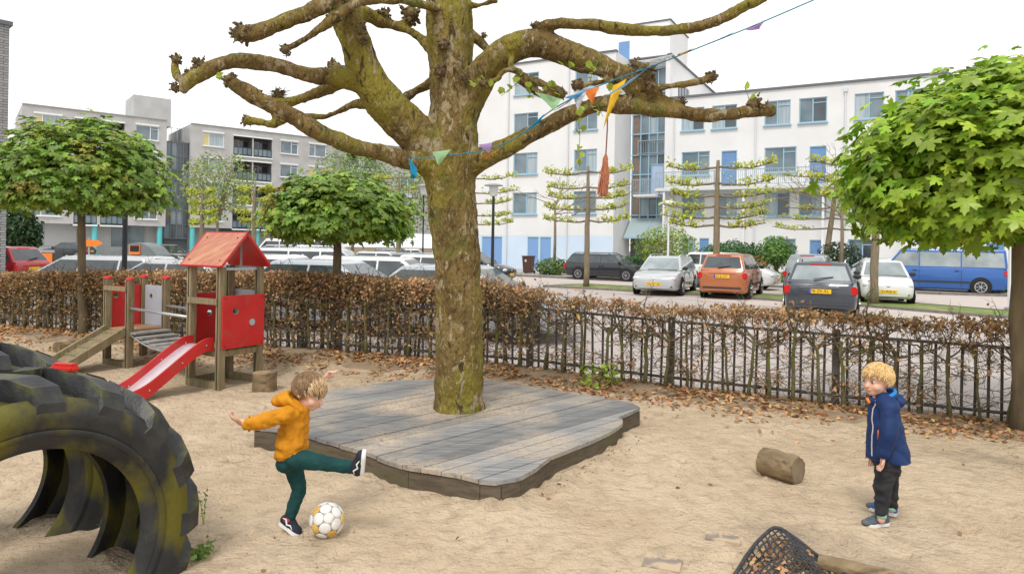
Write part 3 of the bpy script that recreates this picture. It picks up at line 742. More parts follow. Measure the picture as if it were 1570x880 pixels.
limb(tm, [(672, 262, -.05, 26), (640, 250, -.2, 17), (600, 240, -.35, 14.5), (555, 228, -.5, 14), (505, 210, -.65, 14), (455, 182, -.75, 14.5), (405, 156, -.85, 14), (365, 133, -.92, 14), (350, 124, -.94, 10)])
limb(tm, [(590, 160, -.2, 24), (555, 130, -.25, 20), (525, 121, -.35, 16), (475, 116, -.5, 13.5), (425, 102, -.6, 12.5), (375, 93, -.7, 11.5), (335, 100, -.78, 13), (305, 116, -.82, 14), (288, 128, -.85, 12), (277, 143, -.86, 7)])
limb(tm, [(292, 125, -.85, 9), (275, 120, -.84, 8), (268, 104, -.82, 8), (270, 88, -.8, 5)], n=9)
limb(tm, [(535, 120, -.3, 14), (500, 137, -.2, 9), (465, 150, -.1, 8), (440, 157, -.05, 8), (422, 152, 0, 8)], n=10)
limb(tm, [(585, 165, -.15, 14), (545, 160, .1, 7), (500, 178, .2, 6), (450, 180, .25, 5.5), (420, 190, .3, 6), (395, 187, .32, 6), (375, 184, .33, 7)], n=9)
limb(tm, [(420, 158, .28, 4), (416, 172, .27, 4), (425, 186, .28, 4)], n=8)
limb(tm, [(570, 105, -.2, 18), (545, 112, .1, 14), (522, 108, .2, 9), (508, 100, .25, 9)], n=10)
limb(tm, [(540, -40, -.5, 16), (515, -5, -.65, 14), (480, 15, -.75, 13), (440, 33, -.85, 12.5), (405, 47, -.92, 13), (378, 53, -.95, 15), (362, 54, -.97, 12)])
limb(tm, [(684, 20, -.1, 14), (650, 8, -.3, 8.5), (610, 1, -.45, 7), (570, 0, -.55, 7.5), (540, 8, -.62, 8), (515, 26, -.7, 8), (480, 52, -.8, 7), (450, 70, -.88, 7), (436, 78, -.9, 6)], n=9)
limb(tm, [(536, 25, -.28, 18), (560, 22, -.1, 13), (585, 33, 0, 11), (615, 43, .05, 8.5), (640, 55, .05, 8), (672, 85, .02, 12)], n=10)
limb(tm, [(598, 38, .02, 7), (615, 36, .06, 6), (630, 28, .08, 9)], n=9)
limb(tm, [(600, 165, -.05, 14), (622, 150, .2, 8), (645, 136, .3, 8), (680, 115, .2, 10)], n=9)
limb(tm, [(700, 185, 0, 34), (728, 135, -.05, 29), (750, 103, -.12, 26), (780, 77, -.2, 25.5), (815, 66, -.28, 25), (855, 76, -.35, 23), (900, 93, -.4, 21.5), (945, 113, -.45, 19), (980, 130, -.48, 22), (1000, 148, -.5, 14)])
limb(tm, [(700, 262, 0, 30), (735, 245, -.1, 22), (775, 227, -.2, 16), (820, 202, -.28, 15), (870, 178, -.34, 14.5), (915, 160, -.4, 14), (950, 160, -.44, 16), (1000, 167, -.47, 13), (1050, 173, -.5, 12), (1100, 177, -.52, 11.5), (1145, 172, -.55, 12), (1187, 169, -.56, 10)])
limb(tm, [(805, 72, -.28, 13), (825, 46, -.35, 9), (850, 37, -.42, 9.5), (910, 39, -.5, 9.5), (960, 46, -.56, 10.5), (1010, 48, -.62, 11), (1060, 43, -.66, 10.5), (1105, 30, -.7, 10), (1145, 9, -.75, 9.5), (1190, -15, -.8, 8.5)], n=10)
limb(tm, [(712, 100, .12, 14), (717, 75, .16, 10), (717, 40, .18, 9.5), (714, 0, .18, 10), (712, -40, .18, 9)], n=10)
limb(tm, [(716, 70, .16, 8), (722, 54, .2, 9), (738, 66, .22, 7), (752, 82, .15, 8), (765, 100, 0, 10)], n=9)
limb(tm, [(712, 10, .1, 10), (737, 8, .0, 6), (762, 0, -.1, 6.5)], n=9)
limb(tm, [(785, 90, -.3, 7), (783, 103, -.38, 5.5), (795, 112, -.42, 5), (806, 118, -.44, 5), (805, 130, -.44, 4.5)], n=8)
limb(tm, [(800, 110, -.42, 5), (775, 108, -.42, 5), (762, 122, -.4, 5), (745, 130, -.38, 5.5)], n=8)
limb(tm, [(790, 118, -.3, 6), (815, 137, -.34, 6), (835, 147, -.36, 6.5), (858, 146, -.38, 7)], n=8)
limb(tm, [(810, 120, -.36, 6), (830, 128, -.38, 6), (860, 140, -.4, 7)], n=8)
limb(tm, [(985, 120, -.5, 8), (940, 125, -.5, 6), (905, 128, -.5, 6), (885, 135, -.5, 8)], n=8)
limb(tm, [(990, 140, -.5, 12), (1010, 135, -.52, 7), (1045, 130, -.55, 6.5), (1075, 124, -.57, 7), (1092, 118, -.58, 8)], n=9)
limb(tm, [(990, 140, -.48, 12), (1015, 152, -.46, 9), (1040, 160, -.44, 7), (1050, 162, -.44, 7)], n=9)
def tree_bumps(V, N):
    d = .018 * nz3(V, 3.0) + .013 * nz3(V, 8.0) + .006 * nz3(V, 22.0) + .003 * nz3(V, 45)
    return V + N * d[:, None]
remesh(tm, 'trunk', M_plane, .017, 5, .5, pt, tree_bumps)
M_knob = mat('pruning_knob', (.085, .055, .025), (.17, .12, .055), scale=30, rough=.9, bump=.6, bscale=60, c3=(.20, .17, .05), c3s=12)
knobs = [(370, 52, -.95, 17), (352, 124, -.94, 12), (361, 132, -.93, 8), (307, 102, -.80, 13), (288, 118, -.84, 10), (270, 92, -.82, 9), (268, 135, -.86, 8), (437, 77, -.9, 9), (427, 148, 0, 10), (378, 185, .33, 9), (510, 102, .25, 11), (398, 148, -.86, 9),
         (548, 48, -.38, 15), (556, 62, -.4, 12), (588, 24, 0, 12), (630, 22, .08, 16), (516, 20, -.32, 14), (985, 112, -.55, 19), (975, 100, -.5, 10), (996, 135, -.55, 14), (1092, 118, -.58, 10), (1155, 160, -.56, 13), (1172, 168, -.56, 10), (1045, 158, -.44, 8), (822, 40, -.36, 8), (740, 128, -.38, 8), (860, 145, -.4, 10), (885, 130, -.5, 10), (675, 110, -.2, 11), (680, 70, -.2, 10), (528, 14, -.45, 12), (425, 187, .3, 6), (712, 120, -.22, 8), (742, 55, .22, 5)]
rk = random.Random(4)
for (px, py, dd, r) in knobs:
    p = at(px, py, PY + dd) - Vector(pt.location); r_ = r * (PY + dd) / FPX; mb = MB()
    mb.ell(p, r_ * .78, n=9, m=6)
    for k in range(34):
        d = Vector((rk.gauss(0, 1), rk.gauss(0, 1), rk.gauss(.2, 1))).normalized()
        q = p + d * r_ * rk.uniform(.6, 1.12); mb.ell(q, (r_ * rk.uniform(.12, .3), r_ * rk.uniform(.12, .3), r_ * rk.uniform(.12, .3)), Euler((rk.random() * 3, rk.random() * 3, 0)).to_matrix(), n=5, m=3)
        if k % 3 == 0: mb.tube([q, q + d * r_ * rk.uniform(.2, .5)], [r_ * .1, r_ * .05], 5)
    mb.build('pruning_knob', M_knob, pt, True, ang=40)
# sawn stub and twig nests
nest = MB(); p = at(427, 145, PY) - Vector(pt.location)
for k in range(70):
    d = Vector((rk.gauss(0, 1), rk.gauss(0, 1), rk.gauss(0, .8))).normalized(); q = p + Vector((rk.gauss(0, .025), rk.gauss(0, .025), rk.gauss(0, .02)))
    nest.tube([q - d * .06, q + d * rk.uniform(.04, .09)], .0025, 4)
nest.build('twig_tuft', M_knob, pt)
# fresh shoots with young leaves
M_young = mat('young_leaf', (.34, .46, .05), (.46, .56, .09), scale=6, rough=.5, trans=.45, objrand=.2)
sh = MB(); LP = []
def shoot(pts, dd, nl):
    Q = [at(x_, y_, PY + dd) - Vector(pt.location) for x_, y_ in pts]; C_ = [Vector(q) for q in catmull(Q, 4)]
    sh.tube(C_, [.004 * (1 - .6 * i / len(C_)) for i in range(len(C_))], 5)
    for k in range(nl): LP.append(C_[int((k + .6) / nl * (len(C_) - 1))] + Vector((rk.gauss(0, .02), rk.gauss(0, .02), rk.gauss(0, .015))))
shoot([(745, 130), (735, 128), (725, 131)], -.42, 5); shoot([(800, 120), (790, 130), (775, 142), (768, 148)], -.48, 9); shoot([(806, 130), (812, 145), (818, 152)], -.48, 6)
shoot([(985, 118), (930, 110), (880, 104), (868, 98)], -.52, 8); shoot([(900, 165), (888, 185), (889, 210), (887, 240), (889, 258)], -.5, 12); shoot([(915, 160), (920, 170), (925, 180)], -.48, 5)
shoot([(860, 145), (850, 132), (838, 138)], -.44, 5); shoot([(905, 125), (908, 112), (914, 100)], -.52, 4); shoot([(1150, 160), (1146, 145), (1140, 132)], -.56, 3); shoot([(345, 125), (330, 118)], -.95, 2); shoot([(950, 160), (935, 140), (925, 120)], -.5, 5)
sh.build('shoots', M_limebark, pt, True)
ym = fast_mesh('young_leaf', T_oval[0] * np.array([1.5, 1, 1]), T_oval[1], M_young)
for p in LP:
    o = link('leaf', ym, pt, p, (rk.uniform(.3, 1.6), rk.uniform(-.5, .5), rk.uniform(0, 6.28)), rk.uniform(.05, .085))

# ================================================================== PLEACHED LIMES
def pleached(px, py_base, Y, tiers, half, trunk_px, label, group=None, seed=0, ang=-.5, leaf=.10, dens=1.0, lean=0.0):
    rs = random.Random(seed); b = at(px, py_base, Y)
    t = thing('pleached_lime', label, 'tree', (b.x, Y, 0), 0, group)
    H = at(px, tiers[0], Y).z + .25; tr = trunk_px / 2 * Y / FPX
    lx = lambda z: lean * z
    MB().tube([(lx(H * k / 8) + rs.uniform(-.02, .02), rs.uniform(-.02, .02), H * k / 8 - .1 * (k == 0)) for k in range(9)], [tr * (1.2 if k == 0 else 1 - .55 * (k / 8) ** 2) for k in range(9)], 10, jit=.05).build('trunk', M_limebark, t, True)
    P = []; ca, sa = math.cos(ang), math.sin(ang)
    for ti, py in enumerate(tiers):
        z = at(px, py, Y).z; mb = MB()
        for s_ in (-1, 1):
            l = half * rs.uniform(.85, 1.05); pts = []
            for k in range(8):
                f = k / 7
                pts.append(Vector((lx(z) + s_ * f * l * ca, s_ * f * l * sa + rs.uniform(-.03, .03), z - .12 * math.sin(f * 3.1) + .1 * f + rs.uniform(-.03, .03))))
            mb.tube(pts, [.045 * (1 - .6 * k / 7) for k in range(8)], 6)
            for k in range(int(34 * dens)):
                f = rs.uniform(.15, 1) ** .8; q = pts[min(6, int(f * 7))].lerp(pts[min(7, int(f * 7) + 1)], f * 7 % 1)
                m_ = rs.choice([2, 4, 6]) if f > .35 else 1
                e = q + Vector((rs.gauss(0, .05), rs.gauss(0, .06), rs.uniform(.02, .18)))
                mb.tube([q, e], [.012, .007], 4)
                for _ in range(m_): P.append(e + Vector((rs.gauss(0, .06), rs.gauss(0, .06), rs.gauss(.02, .05))))
        mb.build('branch_tier', M_limebark, t, True)
    P = np.array([tuple(p) for p in P]); g = np.random.default_rng(seed)
    FR = frames(g.normal(size=(len(P), 3)) + np.array([0, 0, 1.0]), g.normal(size=(len(P), 3)) + np.array([0, 0, -.3]))
    tag(link('crown', leaf_cloud('crown', T_oval, P, FR, leaf * g.uniform(.6, 1.2, len(P)), M_lime), t), kind='stuff')
    return t
pleached(899, 441, 29.2, [264, 287, 302, 319, 338], 2.0, 9, 'pleached lime tree on the verge before the glazed stairwell', seed=1, leaf=.15)
pleached(1097, 452, 25.6, [256, 281, 299, 317, 332, 345], 2.0, 11, 'pleached lime tree standing before the copper coloured car', seed=2, leaf=.15)
pleached(1263, 425, 34.0, [268, 292, 318, 334, 350], 2.6, 9, 'leaning pleached lime tree before the blue house door', seed=3, leaf=.16, lean=.10, dens=.6)
pleached(1340, 466, 22.3, [248, 275, 300], 2.0, 12, 'pleached lime trunk standing before the small white car', seed=4, leaf=.15)
pleached(722, 420, 40.0, [274, 296, 311, 330, 343], 2.9, 9, 'pleached lime tree half hidden behind the plane trunk', seed=5, leaf=.17)
pleached(309, 395, 46.0, [296, 312, 328, 342], 1.3, 8, 'small pleached lime tree before the grey stairwell', seed=6, leaf=.24, dens=1.3)
pleached(389, 395, 46.0, [291, 308, 326, 340], 1.6, 8, 'small pleached lime tree before the dark balconies', seed=7, leaf=.24, dens=1.3)
pleached(610, 400, 50.0, [272, 290], 2.4, 6, 'pleached lime tree beside the plane trunk and grey block', seed=9, leaf=.22)
pleached(48, 405, 40.0, [300, 320], 1.6, 9, 'pleached lime trunk beside the orange fronted bin', seed=10, leaf=.16)

# ================================================================== BUSHES AND BACKGROUND TREES
def bush(name, loc, r, n, leaf, cols, label, cat='bush', stem=0.0, seed=0, T=None, box=0.0, trans=.3, trunk=.05):
    g = np.random.default_rng(seed); rs = random.Random(seed); t = thing(name, label, cat, loc)
    c1, c2 = cols; m = mat('leaf_' + '_'.join(str(int(v * 999)) for v in c1 + c2), c1, c2, scale=1.5, rough=.5, island=.35, trans=trans, hue=.015)
    D = g.normal(size=(n, 3)); D /= np.linalg.norm(D, axis=1, keepdims=True)
    if box: D = np.sign(D) * np.abs(D) ** (1 - box); D /= np.maximum(np.linalg.norm(D, axis=1, keepdims=True) ** (1 - box), .4)
    rad = (1 - .5 * g.random(n) ** 2) * (1 + .22 * nz3(D, 2.5, seed * 5.1) + .12 * nz3(D, 6, seed))
    P = D * rad[:, None] * np.array(r); P[:, 2] += r[2] * .92 + stem
    P = P[P[:, 2] > .02]; n = len(P)
    FR = frames(P - np.array([0, 0, r[2] * .5 + stem]) + g.normal(size=(n, 3)) * .6 * min(r), g.normal(size=(n, 3)) + np.array([0, 0, -.2]))
    tag(link('foliage', leaf_cloud('foliage', T or T_oval, P, FR, leaf * g.uniform(.6, 1.3, n), m), t), kind='stuff')
    mb = MB(); k = 5 if stem < .3 else 9
    if stem >= .3: mb.tube([(0, 0, -.05), (.03, 0, stem * .6), (0, .02, stem + r[2] * .5)], [trunk, trunk * .85, trunk * .5], 8)
    for i in range(k):
        a = rs.uniform(0, 6.28); f = rs.uniform(.3, .8)
        mb.tube([(0, 0, stem * .8), (math.cos(a) * r[0] * f * .5, math.sin(a) * r[1] * f * .5, stem + r[2] * .6), (math.cos(a) * r[0] * f, math.sin(a) * r[1] * f, stem + r[2] * rs.uniform(.9, 1.6))], [trunk * .6, trunk * .4, trunk * .15], 5)
    mb.build('stems', M_limebark, t, True); return t
def bpos(px, Y): p = at(px, 400, Y); return (p.x, Y, .1 if Y > 30 else 0)
bush('shrub', bpos(848, 40), (1.1, .8, .50), 1300, .15, ((.10, .17, .035), (.16, .24, .06)), 'low spreading green shrub beside the brown wheelie bin', seed=1)
bush('clipped_hedge', bpos(986, 40), (1.35, .9, .65), 2600, .12, ((.035, .12, .03), (.06, .17, .045)), 'clipped dark green hedge by the building entrance', 'hedge', seed=2, box=.5)
bush('bush', bpos(1020, 38.5), (1.75, 1.3, 1.15), 2600, .14, ((.22, .33, .04), (.32, .42, .07)), 'tall yellow green bush behind the white lamp post', stem=.7, seed=3)
bush('bush', bpos(1122, 37), (1.75, 1.3, .85), 4200, .14, ((.04, .13, .025), (.075, .19, .04)), 'broad dark green bush behind the white hatchback', stem=.45, seed=4)
bush('shrub', bpos(1190, 36), (.95, .9, .82), 1700, .15, ((.12, .26, .045), (.18, .33, .07)), 'light green shrub on a stem beside the blue door', stem=.8, seed=5, trunk=.14)
bush('shrub', bpos(1287, 34), (1.05, 1.0, .98), 2300, .13, ((.020, .05, .018), (.05, .085, .03)), 'dark glossy evergreen shrub beside the leaning lime', stem=.3, seed=6)
bush('shrub', bpos(1145, 35.5), (.7, .5, .42), 700, .13, ((.50, .44, .03), (.40, .40, .05)), 'low yellow flowering shrub behind the copper coloured car', seed=7)
bush('shrub', bpos(1163, 35.0), (.45, .5, .70), 500, .13, ((.36, .22, .08), (.28, .20, .07)), 'rusty brown shrub beside the yellow flowering shrub', seed=8)
bush('shrub', bpos(1200, 35.3), (1.3, .5, .26), 900, .14, ((.12, .27, .04), (.18, .32, .06)), 'low ground cover under the light green shrub', seed=9)
bush('shrub', bpos(1535, 29.5), (1.3, .6, .55), 1200, .13, ((.09, .17, .04), (.05, .10, .03)), 'dark garden shrub behind the white pole and blue van', seed=10)
for i, (px, Y, rx, rz_, st, c, lb) in enumerate([
        (332, 62, 3.2, 2.9, 4.2, ((.22, .30, .09), (.30, .36, .13)), 'pale budding tree before the dark balconies of the grey block'),
        (540, 68, 3.4, 3.0, 6.0, ((.18, .28, .08), (.25, .34, .10)), 'light green tree behind the middle globe maple'),
        (612, 66, 4.0, 3.6, 2.8, ((.17, .27, .09), (.23, .33, .11)), 'soft green tree left of the plane trunk by the grey block'),
        (20, 36, 1.2, 1.4, .5, ((.03, .07, .02), (.05, .10, .03)), 'dark ivy covered tree next to the grey brick building')]):
    bush('background_tree', bpos(px, Y), (rx, rx, rz_), 2600, .26, c, lb, 'tree', stem=st, seed=20 + i, trunk=.16)
# bare branched young tree before the white wall
def bare_tree(px, Y, H, label, seed, spread=1.6):
    rs = random.Random(seed); b = bpos(px, Y); t = thing('bare_tree', label, 'tree', b); tr, tw = MB(), MB()
    tr.tube([(0, 0, 0), (.02, 0, H * .3), (-.02, .01, H * .62)], [.10, .085, .06], 8)
    def rec(p, d, l, r, k):
        q = p + d * l; mid = p.lerp(q, .5) + Vector((rs.gauss(0, .03), rs.gauss(0, .03), .02)); tw.tube([p, mid, q], [r, r * .8, r * .6], 5, cap=False)
        if k:
            for _ in range(rs.choice([2, 3])): rec(q, (d + Vector((rs.gauss(0, .5), rs.gauss(0, .4), rs.gauss(.1, .35)))).normalized(), l * rs.uniform(.6, .85), r * .6, k - 1)
    for i in range(7):
        a = rs.uniform(0, 6.28); rec(Vector((0, 0, H * rs.uniform(.42, .62))), Vector((math.cos(a), math.sin(a) * .6, rs.uniform(.1, 1.0))).normalized(), H * .13 * spread / 1.6, .035, 3)
    tr.build('trunk', M_limebark, t, True); tw.build('branches', M_limebark, t, True)
bare_tree(850, 42, 7.2, 'young bare tree growing out of the low green shrub', 3, 2.0)
bare_tree(1290, 33, 7.4, 'bare tree behind the large globe maple', 6, 2.2)
bare_tree(1012, 37.5, 3.2, 'small bare shrub tree behind the silver estate car', 9, 1.2)

# ================================================================== FENCE
M_fence = mat('fence_dark', (.045, .040, .038), (.085, .075, .068), scale=14, rough=.6, bump=.15, bscale=60, c3=(.10, .10, .06), c3s=4)
M_rail = mat('fence_rail', (.10, .095, .09), (.17, .165, .16), scale=10, rough=.4, bump=.15, bscale=50)
FA = math.atan(-.376); FX0, FX1 = -11.5, 6.3
fe = thing('fence', 'low dark picket fence with flat top rail running along the hedge', 'fence', (0, 8.8, 0), FA)
sc_ = math.cos(FA)
def fz(x): return berm(x, fence_y(x))          # ground level under the fence at world x
s = FX0
posts = [FX0 + 1.65 * k for k in range(int((FX1 - FX0) / 1.65) + 2)]
off0 = (gnd(1318, 640).x - .1) % 1.65
posts = [p - (p % 1.65) + off0 for p in posts]
for px_ in posts:
    z = fz(px_); MB().box((px_ / sc_, 0, z + .36), (.075, .075, .92)).build('post', M_fence, fe)
rng2 = random.Random(2)
bars = {}
for a, b in zip(posts, posts[1:]):
    za, zb = fz(a) + .76, fz(b) + .76
    MB().bar((a / sc_, 0, za), (b / sc_, 0, zb), .055, .03).build('top_rail', M_rail, fe)
    MB().bar((a / sc_ + .03, .0, fz(a) + .10), (b / sc_ - .03, .0, fz(b) + .10), .03, .03).build('bottom_rail', M_fence, fe)
    n = 15
    for k in range(1, n):
        x_ = a + (b - a) * k / n; z0 = fz(x_) - .04; z1 = za + (zb - za) * k / n - .014
        h_ = round(z1 - z0, 2)
        if h_ not in bars: bars[h_] = MB().box((0, 0, h_ / 2), (.026, .012, h_)).mesh('picket', M_fence)
        link('picket', bars[h_], fe, (x_ / sc_, rng2.uniform(-.003, .003), z1 - h_), (rng2.gauss(0, .01), rng2.gauss(0, .012), 0))

# ================================================================== HEDGE
M_hbark = mat('hedge_bark', (.11, .085, .055), (.18, .145, .09), scale=20, rough=.9, bump=.3, bscale=60, c3=(.13, .14, .02), c3s=5, c3lo=.42, c3hi=.55)
M_twig = mat('hedge_twig', (.13, .10, .065), (.20, .16, .10), scale=12, rough=.9, c3=(.13, .13, .035), c3s=4)
M_bleaf = mat('withered_leaf', (.44, .245, .10), (.60, .39, .20), scale=3, rough=.55, island=.4, trans=.25, hue=.02, spec=.5)
M_bleaf2 = mat('withered_leaf_dark', (.30, .185, .08), (.48, .31, .15), scale=3, rough=.6, island=.45, trans=.2, hue=.02)
def hedge_mesh(seed, H, dense):
    rs = random.Random(seed); g = np.random.default_rng(seed)
    tr, tw = MB(), MB(); ends = []
    ht = rs.uniform(.62, .8)
    lean = rs.uniform(-.06, .06)
    tp = [Vector((lean * f + rs.uniform(-.012, .012), rs.uniform(-.012, .012), ht * f - .06 * (f == 0))) for f in (0, .2, .4, .6, .8, 1)]
    r0 = rs.uniform(.016, .027)
    tr.tube(tp, [r0 * (1.35 if i == 0 else 1 - .06 * i) for i in range(6)], 8, jit=.12)
    def wig(p, d, l, r, k, grav=0.0):
        pts = [p]; n = 4
        for i in range(n):
            d = (d + Vector((rs.gauss(0, .30), rs.gauss(0, .16), rs.gauss(grav, .26)))).normalized(); pts.append(pts[-1] + d * l / n)
        tw.tube(pts, [r * (1 - .55 * i / n) for i in range(n + 1)], 4 if r < .008 else 5, cap=False)
        if k:
            for _ in range(rs.choice([2, 2, 3])): wig(pts[rs.choice([2, 3, 4])], (d + Vector((rs.gauss(0, .7), rs.gauss(0, .35), rs.gauss(0, .6)))).normalized(), l * rs.uniform(.45, .8), r * .6, k - 1, grav)
        else: ends.append(pts[-1]); ends.append(pts[-2])
    for i in range(5):                                        # crown arms
        a = (i - 2) * .55 + rs.uniform(-.2, .2)
        wig(tp[-1] - Vector((0, 0, rs.uniform(0, .12))), Vector((math.sin(a), rs.uniform(-.25, .25), math.cos(a))).normalized(), (H - ht) * rs.uniform(.7, 1.05), r0 * .6, 3)
    for i in range(22 if not dense else 14):                                       # espaliered side twigs
        z = rs.uniform(.08, .95) * ht; p = tp[0].lerp(tp[-1], z / ht); p.z = z
        wig(p, Vector((rs.choice([-1, 1]), rs.gauss(0, .25), rs.uniform(-.1, .35))).normalized(), rs.uniform(.12, .26), .0055, 2)
    P = []
    def top(nl, zlo, zhi, sx, sy):
        for _ in range(nl):
            P.append((rs.uniform(-sx, sx), rs.gauss(0, sy), min(H + .06, zlo + (zhi - zlo) * rs.random() ** .7)))
    E_ = [e for e in ends if e.z > .3]
    if dense:
        top(400, H - .32, H + .01, .22, .11); top(135, .35, H - .2, .22, .10); top(40, .05, .4, .2, .1)
    else:
        top(125, H - .12, H + .01, .20, .085)
        for e in rs.sample(E_, min(len(E_), 24)): P.append((e.x + rs.gauss(0, .02), e.y + rs.gauss(0, .02), e.z))
        if seed % 3 == 0: top(45, .08, .32, .16, .07)
        if seed % 4 == 1: top(90, H - .35, H - .05, .16, .09)
    P = np.array(P)
    # extra fine twigs through the leaf mass
    for q in P[:: 6 if dense else 4]:
        d = Vector((rs.gauss(0, .6), rs.gauss(0, .4), rs.uniform(.2, 1))).normalized(); q = Vector(q); tw.tube([q - d * .12, q - d * .05 + Vector((rs.gauss(0, .012), 0, 0)), q + d * .03], [.0035, .003, .002], 3, cap=False)
    FR = frames(g.normal(size=(len(P), 3)) + np.array([0, -.5, .6]), g.normal(size=(len(P), 3)) + np.array([0, 0, -.2]))
    lm = leaf_cloud('leaves', T_oval, P, FR, g.uniform(.032, .062, len(P)), M_bleaf2 if dense and seed % 2 else M_bleaf)
    return tr.mesh('trunk', M_hbark, True), tw.mesh('twigs', M_twig, True, fix=False), lm
HD = [hedge_mesh(100 + i, 1.10, True) for i in range(7)]; HS = [hedge_mesh(200 + i, .98, False) for i in range(10)]
rh = random.Random(11)
x_ = -11.3; i = 0
while x_ < 6.2:
    dense = x_ < -.35 or (x_ < .3 and rh.random() < .5)
    top = np.interp(x_, [-11, -8.5, -3.6, -.4, .6, 1.6, 6], [1.08, 1.12, 1.29, 1.25, 1.10, 1.06, 1.05]) - berm(x_, fence_y(x_))
    A = (HD if dense else HS)[i % (7 if dense else 10)]
    nm, lb = ('hedge_shrub', 'leafy brown beech hedge shrub behind the dark fence') if dense else ('hedge_shrub', 'bare mossy beech hedge shrub with withered leaves at the top of the fence')
    t = thing(nm, lb, 'hedge', (x_, fence_y(x_) - .09 + rh.uniform(-.03, .03), fz(x_)), FA + rh.choice([0, math.pi]) + rh.uniform(-.12, .12), 'dense hedge shrubs' if dense else 'bare hedge shrubs')
    t.scale = (rh.uniform(.9, 1.1), 1, top / (1.10 if dense else .98) * rh.uniform(.97, 1.03))
    tag(link('trunk', A[0], t)); tag(link('twigs', A[1], t), kind='stuff'); tag(link('leaves', A[2], t), kind='stuff')
    if dense:                                                 # a second row behind thickens the old hedge
        B = HD[(i + 3) % 7]; t2 = thing(nm, lb, 'hedge', (x_ + .12, fence_y(x_ + .12) + .16, fz(x_)), FA + rh.choice([0, math.pi]) + rh.uniform(-.12, .12), 'dense hedge shrubs'); t2.scale = t.scale
        link('trunk', B[0], t2); tag(link('twigs', B[1], t2), kind='stuff'); tag(link('leaves', B[2], t2), kind='stuff')
    x_ += rh.uniform(.20, .27) if not dense else rh.uniform(.26, .32); i += 1
# green shrub sprouting at the foot of the fence
p = gnd(918, 590, .1)
bush('shrub', (p.x, p.y - .12, .08), (.26, .16, .17), 120, .07, ((.30, .42, .06), (.42, .52, .10)), 'small bright green elder shrub at the foot of the fence', seed=31, trunk=.008)

# ================================================================== LEAF LITTER
g = np.random.default_rng(5); P = []
while len(P) < 10500:
    x0 = g.uniform(-10.5, 6); d = abs(g.normal()) * .40 - .05 + .30 * g.random() ** 3
    clump = mnoise.noise(Vector((x0 * 1.6, d * 2.5, 1))) + .5 * mnoise.noise(Vector((x0 * 5, d * 6, 3)))
    if clump < -.12 + .5 * g.random() - .25: continue
    y0 = fence_y(x0) - d * 1.068; P.append((x0, y0, sand_h(x0, y0) + g.uniform(.004, .02)))
P = np.array(P); FR = frames(g.normal(size=(len(P), 3)) * .45 + np.array([0, 0, 1]), g.normal(size=(len(P), 3)) * np.array([1, 1, .2]))
M_litter = mat('fallen_leaf', (.36, .18, .07), (.54, .32, .15), scale=4, rough=.6, island=.45, hue=.02)
tag(link('leaf_litter', leaf_cloud('leaf_litter', T_oval, P, FR, g.uniform(.035, .075, len(P)), M_litter)), 'brown fallen beech leaves along the foot of the fence', 'leaves', kind='stuff')
P = []
for k in range(900):
    x0, y0 = g.uniform(-5, 5.2), g.uniform(3.3, 9)
    if fence_y(x0) - y0 < .2 or mnoise.noise(Vector((x0 * 1.1, y0 * 1.1, 8))) < .05: continue
    P.append((x0, y0, sand_h(x0, y0) + .003))
for k in range(90):
    f = g.random(); x0, y0 = .1 + .95 * f + g.normal() * .05 + .12, 4.8 + 1.45 * f + g.normal() * .06 - .12; P.append((x0, y0, sand_h(x0, y0) + .006))
P = np.array(P); FR = frames(g.normal(size=(len(P), 3)) * .3 + np.array([0, 0, 1]), g.normal(size=(len(P), 3)) * np.array([1, 1, .1]))
tag(link('scattered_debris', leaf_cloud('scattered_debris', T_oval, P, FR, np.where(g.random(len(P)) < .12, g.uniform(.03, .05, len(P)), g.uniform(.008, .02, len(P))), mat('debris', (.15, .085, .04), (.26, .14, .06), scale=4, rough=.8, island=.5))), 'leaf crumbs and twigs scattered over the sand', 'debris', kind='stuff')

